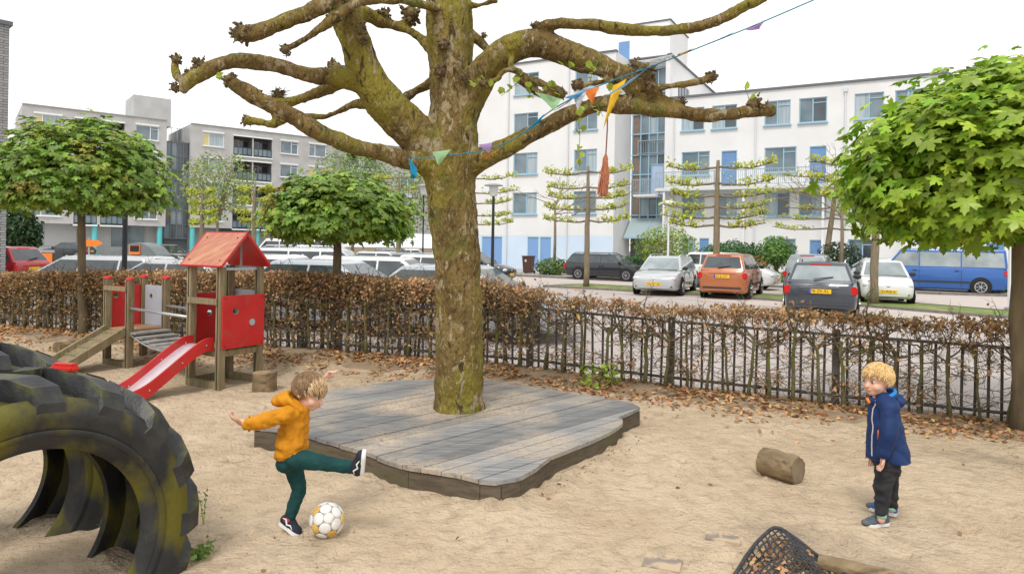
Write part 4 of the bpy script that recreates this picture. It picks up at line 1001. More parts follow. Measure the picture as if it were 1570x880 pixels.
# ================================================================== DECK
def deck_mat():
    m = bpy.data.materials.new('deck_wood'); m.use_nodes = True; t = m.node_tree; N = t.nodes.new; K = t.links.new
    b = t.nodes['Principled BSDF']; b.inputs['Roughness'].default_value = .75; b.inputs['Specular IOR Level'].default_value = .3
    tc = N('ShaderNodeTexCoord'); mp = N('ShaderNodeMapping'); mp.inputs['Rotation'].default_value = (0, 0, R(-45)); mp.inputs['Scale'].default_value = (1.2, 14, 14); K(tc.outputs['Object'], mp.inputs[0])
    def nz(v, sc, l, h, det=8):
        z = N('ShaderNodeTexNoise'); z.inputs['Scale'].default_value = sc; z.inputs['Detail'].default_value = det; K(v, z.inputs['Vector'])
        q = N('ShaderNodeMapRange'); q.inputs[1].default_value = l; q.inputs[2].default_value = h; K(z.outputs['Fac'], q.inputs[0]); return q.outputs[0]
    def mix(f, a, c):
        x = N('ShaderNodeMix'); x.data_type = 'RGBA'; K(f, x.inputs[0])
        for s_, v in ((6, a), (7, c)):
            if isinstance(v, tuple): x.inputs[s_].default_value = v + (1,)
            else: K(v, x.inputs[s_])
        return x.outputs[2]
    c = mix(nz(mp.outputs[0], 2.5, .3, .7), (.14, .14, .14), (.29, .29, .285))
    oi = N('ShaderNodeObjectInfo'); hv = N('ShaderNodeHueSaturation'); q = N('ShaderNodeMapRange'); q.inputs[3].default_value = .7; q.inputs[4].default_value = 1.25; K(oi.outputs['Random'], q.inputs[0]); K(q.outputs[0], hv.inputs['Value']); K(c, hv.inputs['Color']); c = hv.outputs[0]
    f = N('ShaderNodeMath'); f.operation = 'MULTIPLY'; K(nz(tc.outputs['Object'], 1.5, .42, .70, 8), f.inputs[0]); K(nz(tc.outputs['Object'], 38, .30, .52, 6), f.inputs[1])
    c = mix(f.outputs[0], c, (.50, .395, .28))                  # drifted sand lying on the boards
    K(c, b.inputs['Base Color'])
    z = N('ShaderNodeTexNoise'); z.inputs['Scale'].default_value = 4; z.inputs['Detail'].default_value = 9; K(mp.outputs[0], z.inputs['Vector'])
    u = N('ShaderNodeBump'); u.inputs['Strength'].default_value = .35; u.inputs['Distance'].default_value = .01; K(z.outputs['Fac'], u.inputs['Height']); K(u.outputs[0], b.inputs['Normal'])
    return m
M_deck = deck_mat()
M_fascia = mat('deck_fascia', (.085, .065, .045), (.14, .11, .075), scale=6, rough=.85, bump=.3, bscale=40, stretch=(1, 1, 6), c3=(.11, .10, .05), c3s=3)
DZ = .175
edge_px = [(770, 738), (800, 729), (823, 716), (838, 703), (860, 692), (895, 680), (925, 668), (945, 656), (956, 647), (954, 642), (946, 640)]
right_px = [(983, 625), (966, 616)]
left_px = [(388, 654), (440, 658), (480, 669), (520, 681), (560, 692), (595, 706), (625, 715), (660, 720), (700, 726), (735, 735), (770, 738)]
poly = [gnd(x, y, DZ).xy for x, y in edge_px + right_px]
poly += [Vector((-.28, 7.95)), Vector((-1.25, 7.85)), Vector((-1.95, 7.15))]
poly += [gnd(x, y, DZ).xy for x, y in left_px[:-1]]
# smooth outline in between the corners
dk = thing('deck', 'low wavy edged wooden deck around the plane tree, dusted with sand', 'deck', (0, 0, 0))
ua = Vector((math.cos(R(46)), math.sin(R(46)))); va = Vector((-ua.y, ua.x))
PV = [(p.dot(ua), p.dot(va)) for p in poly]
def cut(v):
    xs_ = []
    for (u1, v1), (u2, v2) in zip(PV, PV[1:] + PV[:1]):
        if (v1 - v) * (v2 - v) < 0: xs_.append(u1 + (u2 - u1) * (v - v1) / (v2 - v1))
    return (min(xs_), max(xs_)) if len(xs_) >= 2 else None
vmin, vmax = min(q[1] for q in PV), max(q[1] for q in PV)
v = vmin + .002; rd = random.Random(3)
while v < vmax - .01:
    v2 = min(v + .139, vmax - .003); e = .0005
    ks = [v + e + (v2 - v - 2 * e) * k / 3 for k in range(4)]; cs = [cut(q) for q in ks]
    if all(cs):
        L_ = [ua * c[0] + va * q for c, q in zip(cs, ks)]; R_ = [ua * c[1] + va * q for c, q in zip(cs, ks)]
        gap = None
        dz = rd.uniform(-.003, .003)
        MB().prism([tuple(q) for q in L_[::-1]] + [tuple(q) for q in R_], DZ - .03 + dz, DZ + dz).build('plank', M_deck, dk)
    v = v2 + .007
# fascia boards follow the outline, set back under the overhang
cen = sum(poly, Vector((0, 0))) / len(poly)
ins = []
n = len(poly)
for i in range(n):
    a, b, c = poly[i - 1], poly[i], poly[(i + 1) % n]
    d = ((b - a).normalized() + (c - b).normalized()); d = d.normalized() if d.length > 1e-4 else (c - b).normalized()
    ins.append(b + Vector((-d.y, d.x)) * .025)
for a, b in zip(ins, ins[1:] + ins[:1]):
    MB().bar((a.x, a.y, DZ / 2 - .07), (b.x, b.y, DZ / 2 - .07), .03, DZ + .065).build('fascia', M_fascia, dk)

# ================================================================== TRACTOR TYRES
def tyre_mat():
    return mat('tyre_rubber', (.020, .021, .022), (.040, .041, .040), scale=7, rough=.5, bump=.2, bscale=50, spec=.3, c3=(.110, .098, .010), c3s=5.0, c3lo=.46, c3hi=.62, detail=10, stretch=(1, 1, .6))
M_tyre = tyre_mat()
M_tread = mat('tread_rubber', (.016, .017, .018), (.034, .035, .036), scale=9, rough=.42, bump=.15, bscale=60, spec=.4, c3=(.07, .07, .02), c3s=4, c3lo=.56, c3hi=.66)
M_tin = mat('tyre_inside', (.012, .012, .012), (.02, .02, .02), rough=.8)
def tyre(C_, th, rb, rs_, w_, Rt, label, nl=16, a0=0.0):
    # local: y = axis (0 = front bead plane, w = far bead), x horizontal in the wheel plane
    t = thing('tractor_tyre', label, 'tyre', (C_[0], C_[1], C_[2]), th)
    b = .05
    prof = [(rb, .03), (rb - .012, .0), (rb + .02, -.03), (rb + .09, -.055), ((rb + rs_) / 2 + .02, -.075), (rs_ - .03, -.06), (rs_ - .004, -.02), (Rt - .115, .05), (Rt - .095, w_ / 2),
            (Rt - .115, w_ - .05), (rs_ + .012, w_ + .02), (rs_ - .03, w_ + .06), ((rb + rs_) / 2 + .02, w_ + .075), (rb + .09, w_ + .055), (rb + .02, w_ + .03), (rb - .012, w_), (rb, w_ - .03),
            (rb + .06, w_ - .0), ((rb + rs_) / 2, w_ + .03), (rs_ - .05, w_ - .02), (Rt - .14, w_ / 2), (rs_ - .05, .02), ((rb + rs_) / 2, -.03), (rb + .06, 0)]
    o = MB().lathe(prof, 96, 'Y', close=True).build('casing', M_tyre, t, True, ang=50)
    MB().lathe([(rb + .055, -.052), (rb + .07, -.066), (rb + .085, -.06)], 96, 'Y').build('bead_ring', M_tyre, o, True)
    lug = MB(); h = .085
    # a lug: chevron bar from the shoulder to just past the centre line
    def sec(y, ang, hw, r0, r1): return [(y, ang - hw * 1.25, r0), (y, ang + hw * 1.25, r0), (y, ang + hw, r1), (y, ang - hw, r1)]
    for side in (0, 1):
        lugv = []
        for f in (0, .12, .4, .75, 1.0):
            y = -.068 + (w_ * .5 + .113) * f
            r0 = np.interp(y, [-.068, .06, w_ / 2, w_], [rs_ - .075, Rt - .14, Rt - .12, Rt - .12]); r1 = np.interp(f, [0, .12, .25, 1], [rs_ - .02, rs_ + .05, Rt - .015, Rt])
            lugv.append(sec(y, f * .26, (.075 if f < .5 else .055), r0, r1))
        vs = []; fs = []
        for q in lugv:
            for (y, a, r_) in q: vs.append((r_ * math.cos(a), y if not side else w_ - y, r_ * math.sin(a)))
        for k in range(len(lugv) - 1):
            for m_ in range(4): fs.append((k * 4 + m_, k * 4 + (m_ + 1) % 4, k * 4 + 4 + (m_ + 1) % 4, k * 4 + 4 + m_))
        fs += [(0, 1, 2, 3), tuple(range(len(vs) - 1, len(vs) - 5, -1))]
        me = MB().add(vs, fs).mesh('lug', M_tread)
        for k in range(nl):
            a = 2 * math.pi * (k + .5 * side) / nl + a0
            zt = C_[2] + Rt * math.sin(a + .13)
            if zt < -.12: continue
            link('lug', me, t, None, (0, -a, 0))
    return t
TC = Vector((-2.13, 3.07, .30)); TA = R(52.4); ax = Vector((-math.sin(TA), math.cos(TA), 0))
t1 = tyre(TC, TA, .480, .708, .425, .808, 'huge mossy tractor tyre half buried in the sand, red toy on top', a0=-.072)
p2 = TC + ax * .90 + Vector((.0, .0, .04))
tyre(p2, TA, .480, .708, .40, .808, 'second half buried tractor tyre behind the one with the red toy', a0=.23)
# red plastic toy lying on the tyre
p = Vector((-2.18, 3.354, 1.076))
rt = thing('toy', 'red plastic toy block lying on top of the tractor tyre', 'toy', p, R(-12))
M_redpl = mat('red_plastic', (.62, .035, .025), (.55, .03, .02), rough=.35, spec=.5)
MB().box((0, 0, .012), (.135, .06, .032)).build('body', M_redpl, rt, True, bevel=.01, ang=40)
MB().box((.0, 0, .032), (.11, .04, .012)).build('lid', M_redpl, rt, True, bevel=.004, ang=40)
# weeds by the tyre
for k, (px, py, h_) in enumerate([(312, 800, .22), (308, 850, .10), (300, 856, .08)]):
    p = gnd(px, py); wd = thing('weed', ['tall thin weed growing beside the tractor tyre', 'low weed rosette at the foot of the tractor tyre', 'small weed tuft touching the tractor tyre'][k], 'weed', p); rs = random.Random(k); st = MB(); P = []
    for j in range(2 if k == 0 else 5):
        a = rs.uniform(0, 6.28); d = Vector((math.cos(a) * .3, math.sin(a) * .3, 1)).normalized() if k == 0 else Vector((math.cos(a), math.sin(a), .7)).normalized()
        pts = [Vector((0, 0, -.02)) + d * h_ * f + Vector((0, 0, -.02 * f * f)) for f in (0, .3, .6, .85, 1)]; st.tube(pts, [.003, .003, .002, .002, .001], 4)
        for f in np.linspace(.25, 1, 9): P.append(d * h_ * f)
    st.build('stem', M_lime, wd)
    P = np.array([tuple(q) for q in P]); g2 = np.random.default_rng(k); FR = frames(g2.normal(size=(len(P), 3)) + np.array([0, 0, .8]), g2.normal(size=(len(P), 3)))
    tag(link('leaves', leaf_cloud('leaves', T_oval, P, FR, g2.uniform(.02, .045, len(P)), mat('weed_leaf', (.14, .26, .05), (.22, .33, .08), rough=.5, trans=.3)), wd), kind='stuff')
# bare paving slabs showing through the sand
M_slabp = mat('old_paver', (.22, .185, .15), (.31, .255, .20), scale=5, rough=.9, bump=.2, bscale=40, c3=(.48, .37, .25), c3s=9, c3lo=.44, c3hi=.56)
pvr = [(1108, 826, .20, .10), (1016, 862, .20, .18)]
for k, (px, py, a, b) in enumerate(pvr):
    p = gnd(px, py); o = MB().box((0, 0, 0), (a, b, .03), 0).build('paving_brick', M_slabp, None, loc=(p.x, p.y, sand_h(p.x, p.y) - .0075), rot=(0, 0, R(-20)))
    tag(o, ['grey paving brick half covered by sand near the rope net', 'worn square paving slab showing through the sand'][k], 'paving brick')

# ================================================================== PLAYHOUSE
M_wood = mat('weathered_wood', (.20, .155, .085), (.30, .235, .14), scale=5, rough=.85, bump=.3, bscale=30, stretch=(6, 6, .8), c3=(.17, .17, .06), c3s=3, objrand=.15)
M_woodg = mat('grey_wood', (.22, .215, .20), (.32, .31, .29), scale=6, rough=.8, bump=.3, bscale=30, stretch=(6, 1, 6), objrand=.15)
M_redp = mat('red_panel', (.52, .018, .018), (.58, .03, .028), scale=4, rough=.38, spec=.5, c3=(.45, .05, .04), c3s=7)
M_redroof = mat('faded_roof_ply', (.48, .22, .13), (.40, .13, .08), scale=5, rough=.5, stretch=(1, 5, 1), c3=(.50, .27, .14), c3s=3)
M_greyp = mat('grey_panel_board', (.36, .40, .45), (.40, .43, .48), scale=5, rough=.5)
M_slide = mat('slide_metal', (.70, .68, .72), (.62, .60, .64), scale=9, rough=.35, metal=.5)
th = R(60); ud = Vector((math.cos(th), math.sin(th), 0)); vd = Vector((-math.sin(th), math.cos(th), 0))
ph = thing('playhouse', 'small wooden playhouse with red roof, slat bridge, ramp and red slide', 'playhouse', (0, 0, 0))
B = Vector((-3.38, 7.98, 0)); w_ = .54; D = B + ud * w_; A = B + vd * w_; C = A + ud * w_
Fp = Vector((-5.15, 9.25, 0)); w2 = .52; Hp = Fp + ud * w2; Ep = Fp + vd * w2; Gp = Ep + ud * w2
Z = Vector((0, 0, 1))
def post(p, h, name='post', s_=.085, capm=None):
    o = MB().box(p + Z * (h / 2 - .1), (s_, s_, h + .2), th).build(name, M_wood, ph, True, bevel=.008, ang=40)
    for g_ in (-1, 1): MB().box(p + Z * (h / 2) + ud * g_ * 0 - vd * 0 + ud * (g_ * (s_ / 2 + .001)), (.006, .012, h), th).build('groove', M_dark, o)
    if capm: MB().lathe([(.0, .035), (.03, .033), (.052, .02), (.055, 0), (.055, -.01), (0, -.01)], 14, c=p + Z * h).build('post_cap', capm, o, True, ang=50)
    return o
for q in (A, B, C, D): post(q, 1.42)
for q in (Ep, Fp, Gp, Hp): post(q, 1.19, capm=M_redp)
# roof: ridge runs along A-B, gable over B-D
mid = (B + D) / 2; rdir = vd
r0 = mid - rdir * .10; r1 = (A + C) / 2 + rdir * .10
apex = 1.84; eave = 1.44; hw = w_ / 2 + .085
for s_ in (-1, 1):
    n_ = ud * s_
    a, b, c, d = r0 + Z * apex, r1 + Z * apex, r1 + n_ * hw + Z * eave, r0 + n_ * hw + Z * eave
    nr = (b - a).cross(d - a).normalized(); nr = nr if nr.z > 0 else -nr
    tk = nr * .022
    mb = MB().add([a, b, c, d, a - tk, b - tk, c - tk, d - tk], [(0, 1, 2, 3), (7, 6, 5, 4), (0, 4, 5, 1), (1, 5, 6, 2), (2, 6, 7, 3), (3, 7, 4, 0)])
    rp = mb.build('roof_panel', M_redroof if s_ < 0 else M_redp, ph, bevel=.004)
    eg = MB().bar(a - tk / 2 + rdir * -.006, d - tk / 2 - rdir * .006, .014, .028, nr).bar(b - tk / 2 + rdir * .006, c - tk / 2 + rdir * .006, .014, .028, nr).bar(d - tk / 2 + n_ * .004, c - tk / 2 + n_ * .004, .014, .028, nr)
    eg.build('edge_band', M_redp, rp)
    for f in (.12, .88):
        for e in (.18, .85): MB().ell(a.lerp(b, f).lerp(d.lerp(c, f), e) + nr * .002, .009, n=8, m=5).build('bolt', M_dark, rp)
MB().bar(B + Z * 1.40, D + Z * 1.40, .03, .03).bar(mid + Z * 1.40, mid + Z * 1.76, .02, .02).build('gable_bracket', M_steel, ph)
def panel(a, b, z0, z1, m, name, holes=(), off=Vector((0, 0, 0)), plug=()):
    d = (b - a); l = d.length; d = d.normalized(); n_ = d.cross(Z)
    bm = bmesh.new(); N_ = 24
    # board with round holes: triangulated fill of outline and circles
    mb = MB(); L2 = [(0, z0), (l, z0), (l, z1), (0, z1)]
    vs = [bm.verts.new(a + off + d * x + Z * z) for x, z in L2]; ed = [bm.edges.new((vs[i], vs[(i + 1) % 4])) for i in range(4)]
    for (hx, hz, hr) in holes:
        cv = [bm.verts.new(a + off + d * (hx * l + hr * math.cos(2 * math.pi * k / N_)) + Z * (z0 + hz * (z1 - z0) + hr * math.sin(2 * math.pi * k / N_))) for k in range(N_)]
        ed += [bm.edges.new((cv[k], cv[(k + 1) % N_])) for k in range(N_)]
    bmesh.ops.triangle_fill(bm, edges=ed, use_beauty=True)
    r = bmesh.ops.extrude_face_region(bm, geom=list(bm.faces)); 
    for v_ in [g_ for g_ in r['geom'] if isinstance(g_, bmesh.types.BMVert)]: v_.co += n_ * .018
    bmesh.ops.recalc_face_normals(bm, faces=bm.faces); me = bpy.data.meshes.new(name); bm.to_mesh(me); bm.free(); me.materials.append(m)
    o = link(name, me, ph)
    for (hx, hz, hr) in holes:
        c_ = a + off + d * hx * l + Z * (z0 + hz * (z1 - z0))
        ring = [c_ + d * hr * math.cos(2 * math.pi * k / 20) + Z * hr * math.sin(2 * math.pi * k / 20) + n_ * .009 for k in range(21)]
        MB().tube(ring, .008, 6).build('hole_rim', M_wood, o, True)
    for (hx, hz, hr) in plug:
        c_ = a + off + d * hx * l + Z * (z0 + hz * (z1 - z0)) + n_ * .018
        MB().tube([c_ - n_ * .03, c_ + n_ * .004], hr, 18).build('peep_disc', M_greyp, o, True, ang=40)
    for hx, hz in ((.06, .05), (.94, .05), (.06, .95), (.94, .95)):
        MB().ell(a + off + d * hx * l + Z * (z0 + hz * (z1 - z0)) + n_ * .018, .008, n=6, m=4).build('bolt', M_dark, o)
    return o
panel(B - ud * .02, D + ud * .03, .47, 1.09, M_redp, 'wall_panel', [(.30, .70, .042)], vd * -.045, [(.70, .46, .040)])
panel(A + vd * .045, C + vd * .045, .47, 1.09, M_redp, 'wall_panel', [(.5, .6, .04)])
panel(D + vd * .02 + ud * .05, C - vd * .02 + ud * .05, .5, 1.12, M_greyp, 'wall_panel')
panel(Ep + vd * .02, Gp + vd * .02, .51, 1.08, M_redp, 'wall_panel', [(.22, .76, .04), (.66, .5, .04)])
panel(Gp + ud * .01, Hp + ud * .01, .51, 1.08, M_greyp, 'wall_panel', [(.35, .72, .035)])
for a, b in ((A, B),): MB().bar(a + Z * 1.02 - ud * .05, b + Z * 1.02 - ud * .05, .028, .07).build('cross_bar', M_wood, ph)
MB().bar(Ep + Z * 1.06 - ud * .05, Fp + Z * 1.06 - ud * .05, .028, .06).build('cross_bar', M_wood, ph)
for k in range(5):
    f = (k + .5) / 5; MB().bar(A.lerp(C, f) + Z * .46, B.lerp(D, f) + Z * .46, .10, .03).build('floor_board', M_wood, ph)
    MB().bar(Ep.lerp(Gp, f) + Z * .49, Fp.lerp(Hp, f) + Z * .49, .098, .03).build('floor_board', mat('warm_ply', (.42, .24, .13), (.34, .20, .11), rough=.6), ph)
for a, b in ((A, B), (C, D), (B, D), (A, C)): MB().bar(a + Z * .41, b + Z * .41, .04, .07).build('floor_beam', M_wood, ph)
for a, b in ((Ep, Fp), (Gp, Hp), (Fp, Hp)): MB().bar(a + Z * .44, b + Z * .44, .04, .07).build('floor_beam', M_wood, ph)
for a, b in ((A, B), (Ep, Fp), (C, D), (A, C)): MB().bar(a + Z * .035 - ud * .03, b + Z * .035 - ud * .03, .06, .10).build('ground_beam', M_wood, ph)
# sagging slat bridge between both decks, with galvanised handrails
n = 9
for k in range(n):
    f = (k + .5) / n; zz_ = .49 * (1 - f) + .46 * f - .13 * math.sin(f * math.pi)
    MB().bar(Fp.lerp(A, f) + Z * zz_, Hp.lerp(C, f) + Z * zz_, .172, .028).build('bridge_slat', M_woodg, ph, bevel=.004)
for a, b in ((Fp, A), (Hp, C)):
    MB().tube([a + Z * .80, b + Z * .80], .018, 10).build('handrail', M_steel, ph, True)
    MB().tube([a.lerp(b, f) + Z * (.47 - .13 * math.sin(f * math.pi) - .02) for f in np.linspace(0, 1, 9)], .012, 6).build('bridge_cable', M_steel, ph, True)
# ramp with cleats
rd_ = -ud; rl_ = .95
for q in (Ep, Fp): MB().bar(q.lerp((Ep + Fp) / 2, .12) + Z * .50 - ud * .03, q.lerp((Ep + Fp) / 2, .12) + rd_ * rl_ + Z * .03, .05, .10).build('ramp_side', M_wood, ph)
MB().bar((Ep + Fp) / 2 + Z * .47 - ud * .03, (Ep + Fp) / 2 + rd_ * rl_ + Z * .0, w2 - .12, .025).build('ramp_board', M_wood, ph)
for k in range(6):
    f = (k + .6) / 6; c_ = (Ep + Fp) / 2 + rd_ * rl_ * f + Z * (.47 * (1 - f) + .03); MB().bar(c_ - vd * .2, c_ + vd * .2, .03, .03).build('ramp_cleat', M_wood, ph)
# slide: red side boards with wavy outline and pale metal bed
sp = [(0, .50), (.10, .50), (.22, .45), (.40, .34), (.60, .21), (.78, .10), (.92, .045), (1.02, .035)]
s0 = (A + B) / 2 - ud * .03
bed = []
for s_ in (-.19, .19):
    prof = catmull([(x_, z_) for x_, z_ in sp], 3)
    vs = []; fs = []
    for (x_, z_) in prof:
        q = s0 - ud * x_ + vd * s_
        hh = .10 if x_ > .12 else .10 + .0 * x_
        for e in (-.011, .011): vs += [q + vd * e + Z * (z_ - .05), q + vd * e + Z * (z_ + hh)]
    for k in range(len(prof) - 1):
        a = k * 4; fs += [(a, a + 4, a + 5, a + 1), (a + 2, a + 3, a + 7, a + 6), (a + 1, a + 5, a + 7, a + 3), (a, a + 2, a + 6, a + 4)]
    m_ = len(vs); fs += [(0, 1, 3, 2), (m_ - 4, m_ - 2, m_ - 1, m_ - 3)]
    o = MB().add(vs, fs).build('slide_side', M_redp, ph)
    for f in (3, 9, 15, 20): MB().ell(s0 - ud * prof[f][0] + vd * (s_ - .012) + Z * (prof[f][1] + .02), .009, n=8, m=5).build('bolt', M_steel, o)
vs = []; fs = []
for (x_, z_) in prof:
    for e in (-.18, .18): vs.append(s0 - ud * x_ + vd * e + Z * (z_ + .005))
    for e in (-.18, .18): vs.append(s0 - ud * x_ + vd * e + Z * (z_ - .006))
for k in range(len(prof) - 1):
    a = k * 4; fs += [(a, a + 1, a + 5, a + 4), (a + 2, a + 6, a + 7, a + 3)]
MB().add(vs, fs).build('slide_bed', M_slide, ph, True)

# ================================================================== LOGS
M_log = mat('log_bark', (.15, .105, .055), (.28, .205, .115), scale=9, rough=.9, bump=.9, bscale=26, c3=(.12, .09, .05), c3s=14, c3lo=.54, c3hi=.66, stretch=(.5, 1, 1))
def rough_log(pts, rad, n=44, seed=1, amp=.07):
    mb = MB(); mb.tube(pts, rad, n); g_ = np.random.default_rng(seed); ca = g_.normal(size=n) * amp * .5; ca = ca + np.roll(ca, 1) * .8
    P_ = [Vector(p) for p in pts]
    for i in range(len(pts)):
        for k in range(n):
            j = i * n + k; v_ = Vector(mb.v[j]); mb.v[j] = tuple(P_[i] + (v_ - P_[i]) * (1 + ca[k] + g_.normal() * amp * .12))
    return mb
M_cut = mat('cut_wood', (.30, .22, .13), (.40, .31, .20), scale=6, rough=.9, bump=.2, bscale=40)
p = gnd(405, 598)
st = thing('tree_stump', 'upright cut log stump beside the playhouse post', 'stump', (p.x, p.y, 0))
rough_log([(0, 0, -.05), (0, 0, .04), (0, 0, .10), (.004, 0, .155), (0, 0, .205)], [.14, .137, .135, .132, .136], 44, 5, .03).build('bark', M_log, st, True, ang=50)
MB().tube([(0, 0, .18), (0, 0, .209)], .126, 20).build('cut_face', M_cut, st)
p = gnd(1198, 735)
lg = thing('log', 'short cut log lying on the sand beside the boy in the blue jacket', 'log', (p.x, p.y + .03, .095), R(-52))
rough_log([(-.145, 0, 0), (-.09, 0, 0), (-.03, 0, .004), (.04, 0, -.003), (.10, 0, 0), (.145, 0, 0)], [.096, .104, .103, .10, .104, .100], 44, 2).build('bark', M_log, lg, True, ang=40)
MB().tube([(.13, 0, 0), (.149, 0, 0)], .090, 20).build('cut_face', mat('cut_end', (.16, .115, .07), (.25, .19, .12), scale=9, rough=.9), lg)
for k, (x0, y0, x1, y1, r_, lb) in enumerate([(86, 538, 152, 530, .10, 'old timber log edging lying at the hedge behind the tractor tyres')]):
    a, b = gnd(x0, y0, .05), gnd(x1, y1, .05); tag(MB().tube([a + Vector((0, 0, .03)), b + Vector((0, 0, .03))], r_, 14, jit=.05).build('log', M_log, None, True, ang=50), lb, 'log')
a, b = gnd(1255, 862, .045), gnd(1440, 905, .045)
tag(rough_log([a + (b - a) * f for f in (0, .2, .4, .6, .8, 1)], [.045, .048, .047, .049, .047, .05], 30, 3, .05).build('log', M_log, None, True, ang=50), 'thin round timber pole lying behind the rope net', 'log')

# ================================================================== ROPE NET
M_rope = mat('black_rope', (.028, .028, .032), (.06, .06, .065), scale=40, rough=.7, bump=.4, bscale=150)
nt_ = thing('rope_net', 'black climbing rope net draped on the sand full of dry leaves', 'net', gnd(1200, 860))
noff = Vector(nt_.location)
bcurve = [Vector(q) for q in catmull([gnd(1098, 925, .02), gnd(1128, 878, .03), at(1152, 842, 3.86), at(1172, 820, 3.98), at(1190, 809, 4.04), at(1212, 820, 3.98), at(1245, 845, 3.84), gnd(1285, 872, .04), gnd(1340, 912, .03)], 6)]
def netp(u, v):      # u along the raised border rope, v from the rope down towards the viewer
    f = min(max(u, 0), .9999) * (len(bcurve) - 1); k = int(f); q = bcurve[k].lerp(bcurve[k + 1], f - k)
    q = q + Vector((.03, -.62, 0)) * v
    q.z = q.z * (1 - .75 * v) - .05 * math.sin(v * math.pi) * (.5 + .5 * math.sin(u * 9)) + .008 * mnoise.noise(q * 9)
    q.z = max(q.z, .022); return q
for s_ in (0, 1): MB().tube([netp(u, s_) - noff for u in np.linspace(0, 1, 40)], .011, 7).build('edge_rope', M_rope, nt_, True)
for k in range(0, 25):
    u = k / 24; MB().tube([netp(u + .006 * math.sin(9 * v + k), v) - noff for v in np.linspace(.03, 1, 16)], .0048, 5).build('cord', M_rope, nt_, True)
for k in range(1, 15):
    v = k / 14; MB().tube([netp(u, v + .010 * math.sin(u * 24 * 3.14)) - noff for u in np.linspace(0, 1, 61)], .0048, 5).build('cord', M_rope, nt_, True)
g = np.random.default_rng(9); P = np.array([tuple(netp(g.random(), g.random()) * 1) for _ in range(420)]); P[:, 2] = np.maximum(P[:, 2] * .45, .012) + g.random(420) * .012
FR = frames(g.normal(size=(420, 3)) * .5 + np.array([0, 0, 1.0]), g.normal(size=(420, 3)) * np.array([1, 1, .2]))
tag(link('leaf_litter', leaf_cloud('net_leaves', T_oval, P, FR, g.uniform(.03, .06, 420), M_litter)), 'brown dry leaves caught under the black rope net', 'leaves', kind='stuff')

# ================================================================== BUNTING
def flagmat(n, c): return mat('flag_' + n, c, tuple(min(1, q * 1.12) for q in c), scale=20, rough=.8, trans=.35)
bt = thing('bunting', 'string of coloured pennant flags wound round the plane tree and its right branch', 'bunting', at(690, 235, PY))
off = Vector(bt.location)
ropep = [at(628, 238, PY - .38), at(640, 243, PY - .40), at(690, 238, PY - .40), at(745, 230, PY - .38), at(790, 212, PY - .45), at(845, 170, PY - .62), at(900, 140, PY - .66), at(955, 118, PY - .68), at(1000, 102, PY - .8), at(1080, 70, PY - 1.0), at(1160, 38, PY - 1.15), at(1290, -18, PY - 1.3)]
RP = [Vector(q) - off for q in catmull(ropep, 6)]
MB().tube(RP, .005, 6).build('cord', mat('bunting_cord', (.02, .20, .30), rough=.7), bt, True)
def flag(pa, pb, tipv, n, c, dd):
    a, b, q = [at(x_, y_, PY + dd) - off for x_, y_ in (pa, pb, tipv)]; nr = (b - a).cross(q - a).normalized() * .0015
    vs = []; K_ = 4
    rows_ = []
    for i in range(K_ + 1):
        f = i / K_; l, r_ = a.lerp(q, f), b.lerp(q, f); rows_.append([l.lerp(r_, e) + nr * 14 * math.sin(f * 4 + e * 5) for e in (0, .5, 1)])
    for s_ in (1, -1):
        for rw in rows_: vs += [p_ + nr * s_ for p_ in rw]
    fs = []; m_ = 3 * (K_ + 1)
    for i in range(K_):
        for e in (0, 1):
            a0 = i * 3 + e; fs += [(a0, a0 + 1, a0 + 4, a0 + 3), (m_ + a0, m_ + a0 + 3, m_ + a0 + 4, m_ + a0 + 1)]
    MB().add(vs, fs).build('flag', flagmat(n, c), bt, True)
TQ, GN, LI, YE, BL, OR, PW = (.02, .33, .55), (.42, .66, .38), (.52, .36, .66), (.85, .56, .04), (.12, .42, .72), (.85, .27, .05), (.72, .75, .80)
flag((626, 240), (641, 262), (634, 275), 'turquoise', TQ, -.42); flag((628, 250), (642, 270), (630, 274), 'turquoise', TQ, -.44)
flag((663, 233), (691, 230), (672, 254), 'mint', GN, -.42); flag((733, 222), (755, 219), (750, 235), 'lilac', LI, -.42)
flag((755, 222), (800, 202), (775, 212), 'yellow', YE, -.50); flag((741, 242), (765, 230), (744, 244), 'orange', OR, -.42); flag((800, 205), (835, 175), (826, 190), 'turquoise', TQ, -.60); flag((850, 170), (890, 142), (868, 160), 'lilac', LI, -.68)
flag((820, 142), (850, 170), (862, 152), 'mint', GN, -.66); flag((865, 150), (900, 138), (884, 152), 'blue', BL, -.72); flag((895, 138), (918, 134), (908, 160), 'orange', OR, -.72); flag((880, 150), (900, 140), (886, 170), 'white', PW, -.70)
flag((925, 150), (995, 104), (960, 132), 'sky', (.30, .60, .80), -.80); flag((940, 132), (960, 122), (924, 200), 'yellow', YE, -.76); flag((980, 110), (1010, 100), (1000, 102), 'turquoise', TQ, -.82)
flag((975, 94), (1035, 84), (1010, 96), 'white', PW, -.9); flag((1038, 84), (1065, 74), (1046, 84), 'yellow', (.75, .66, .35), -.95); flag((1080, 70), (1130, 48), (1105, 60), 'blue', (.08, .25, .5), -1.05); flag((1142, 46), (1172, 32), (1164, 46), 'lilac', LI, -1.15)
ts = thing('tassel', 'orange yarn tassel hanging from the right plane branch', 'tassel', at(926, 290, PY - .6)); off2 = Vector(ts.location)
MB().tube([at(932, 150, PY - .6) - off2, at(931, 200, PY - .6) - off2, at(929, 236, PY - .6) - off2], .006, 6).build('cord', mat('tassel_cord', (.20, .09, .045), rough=.8), ts)
mb = MB(); rs = random.Random(1)
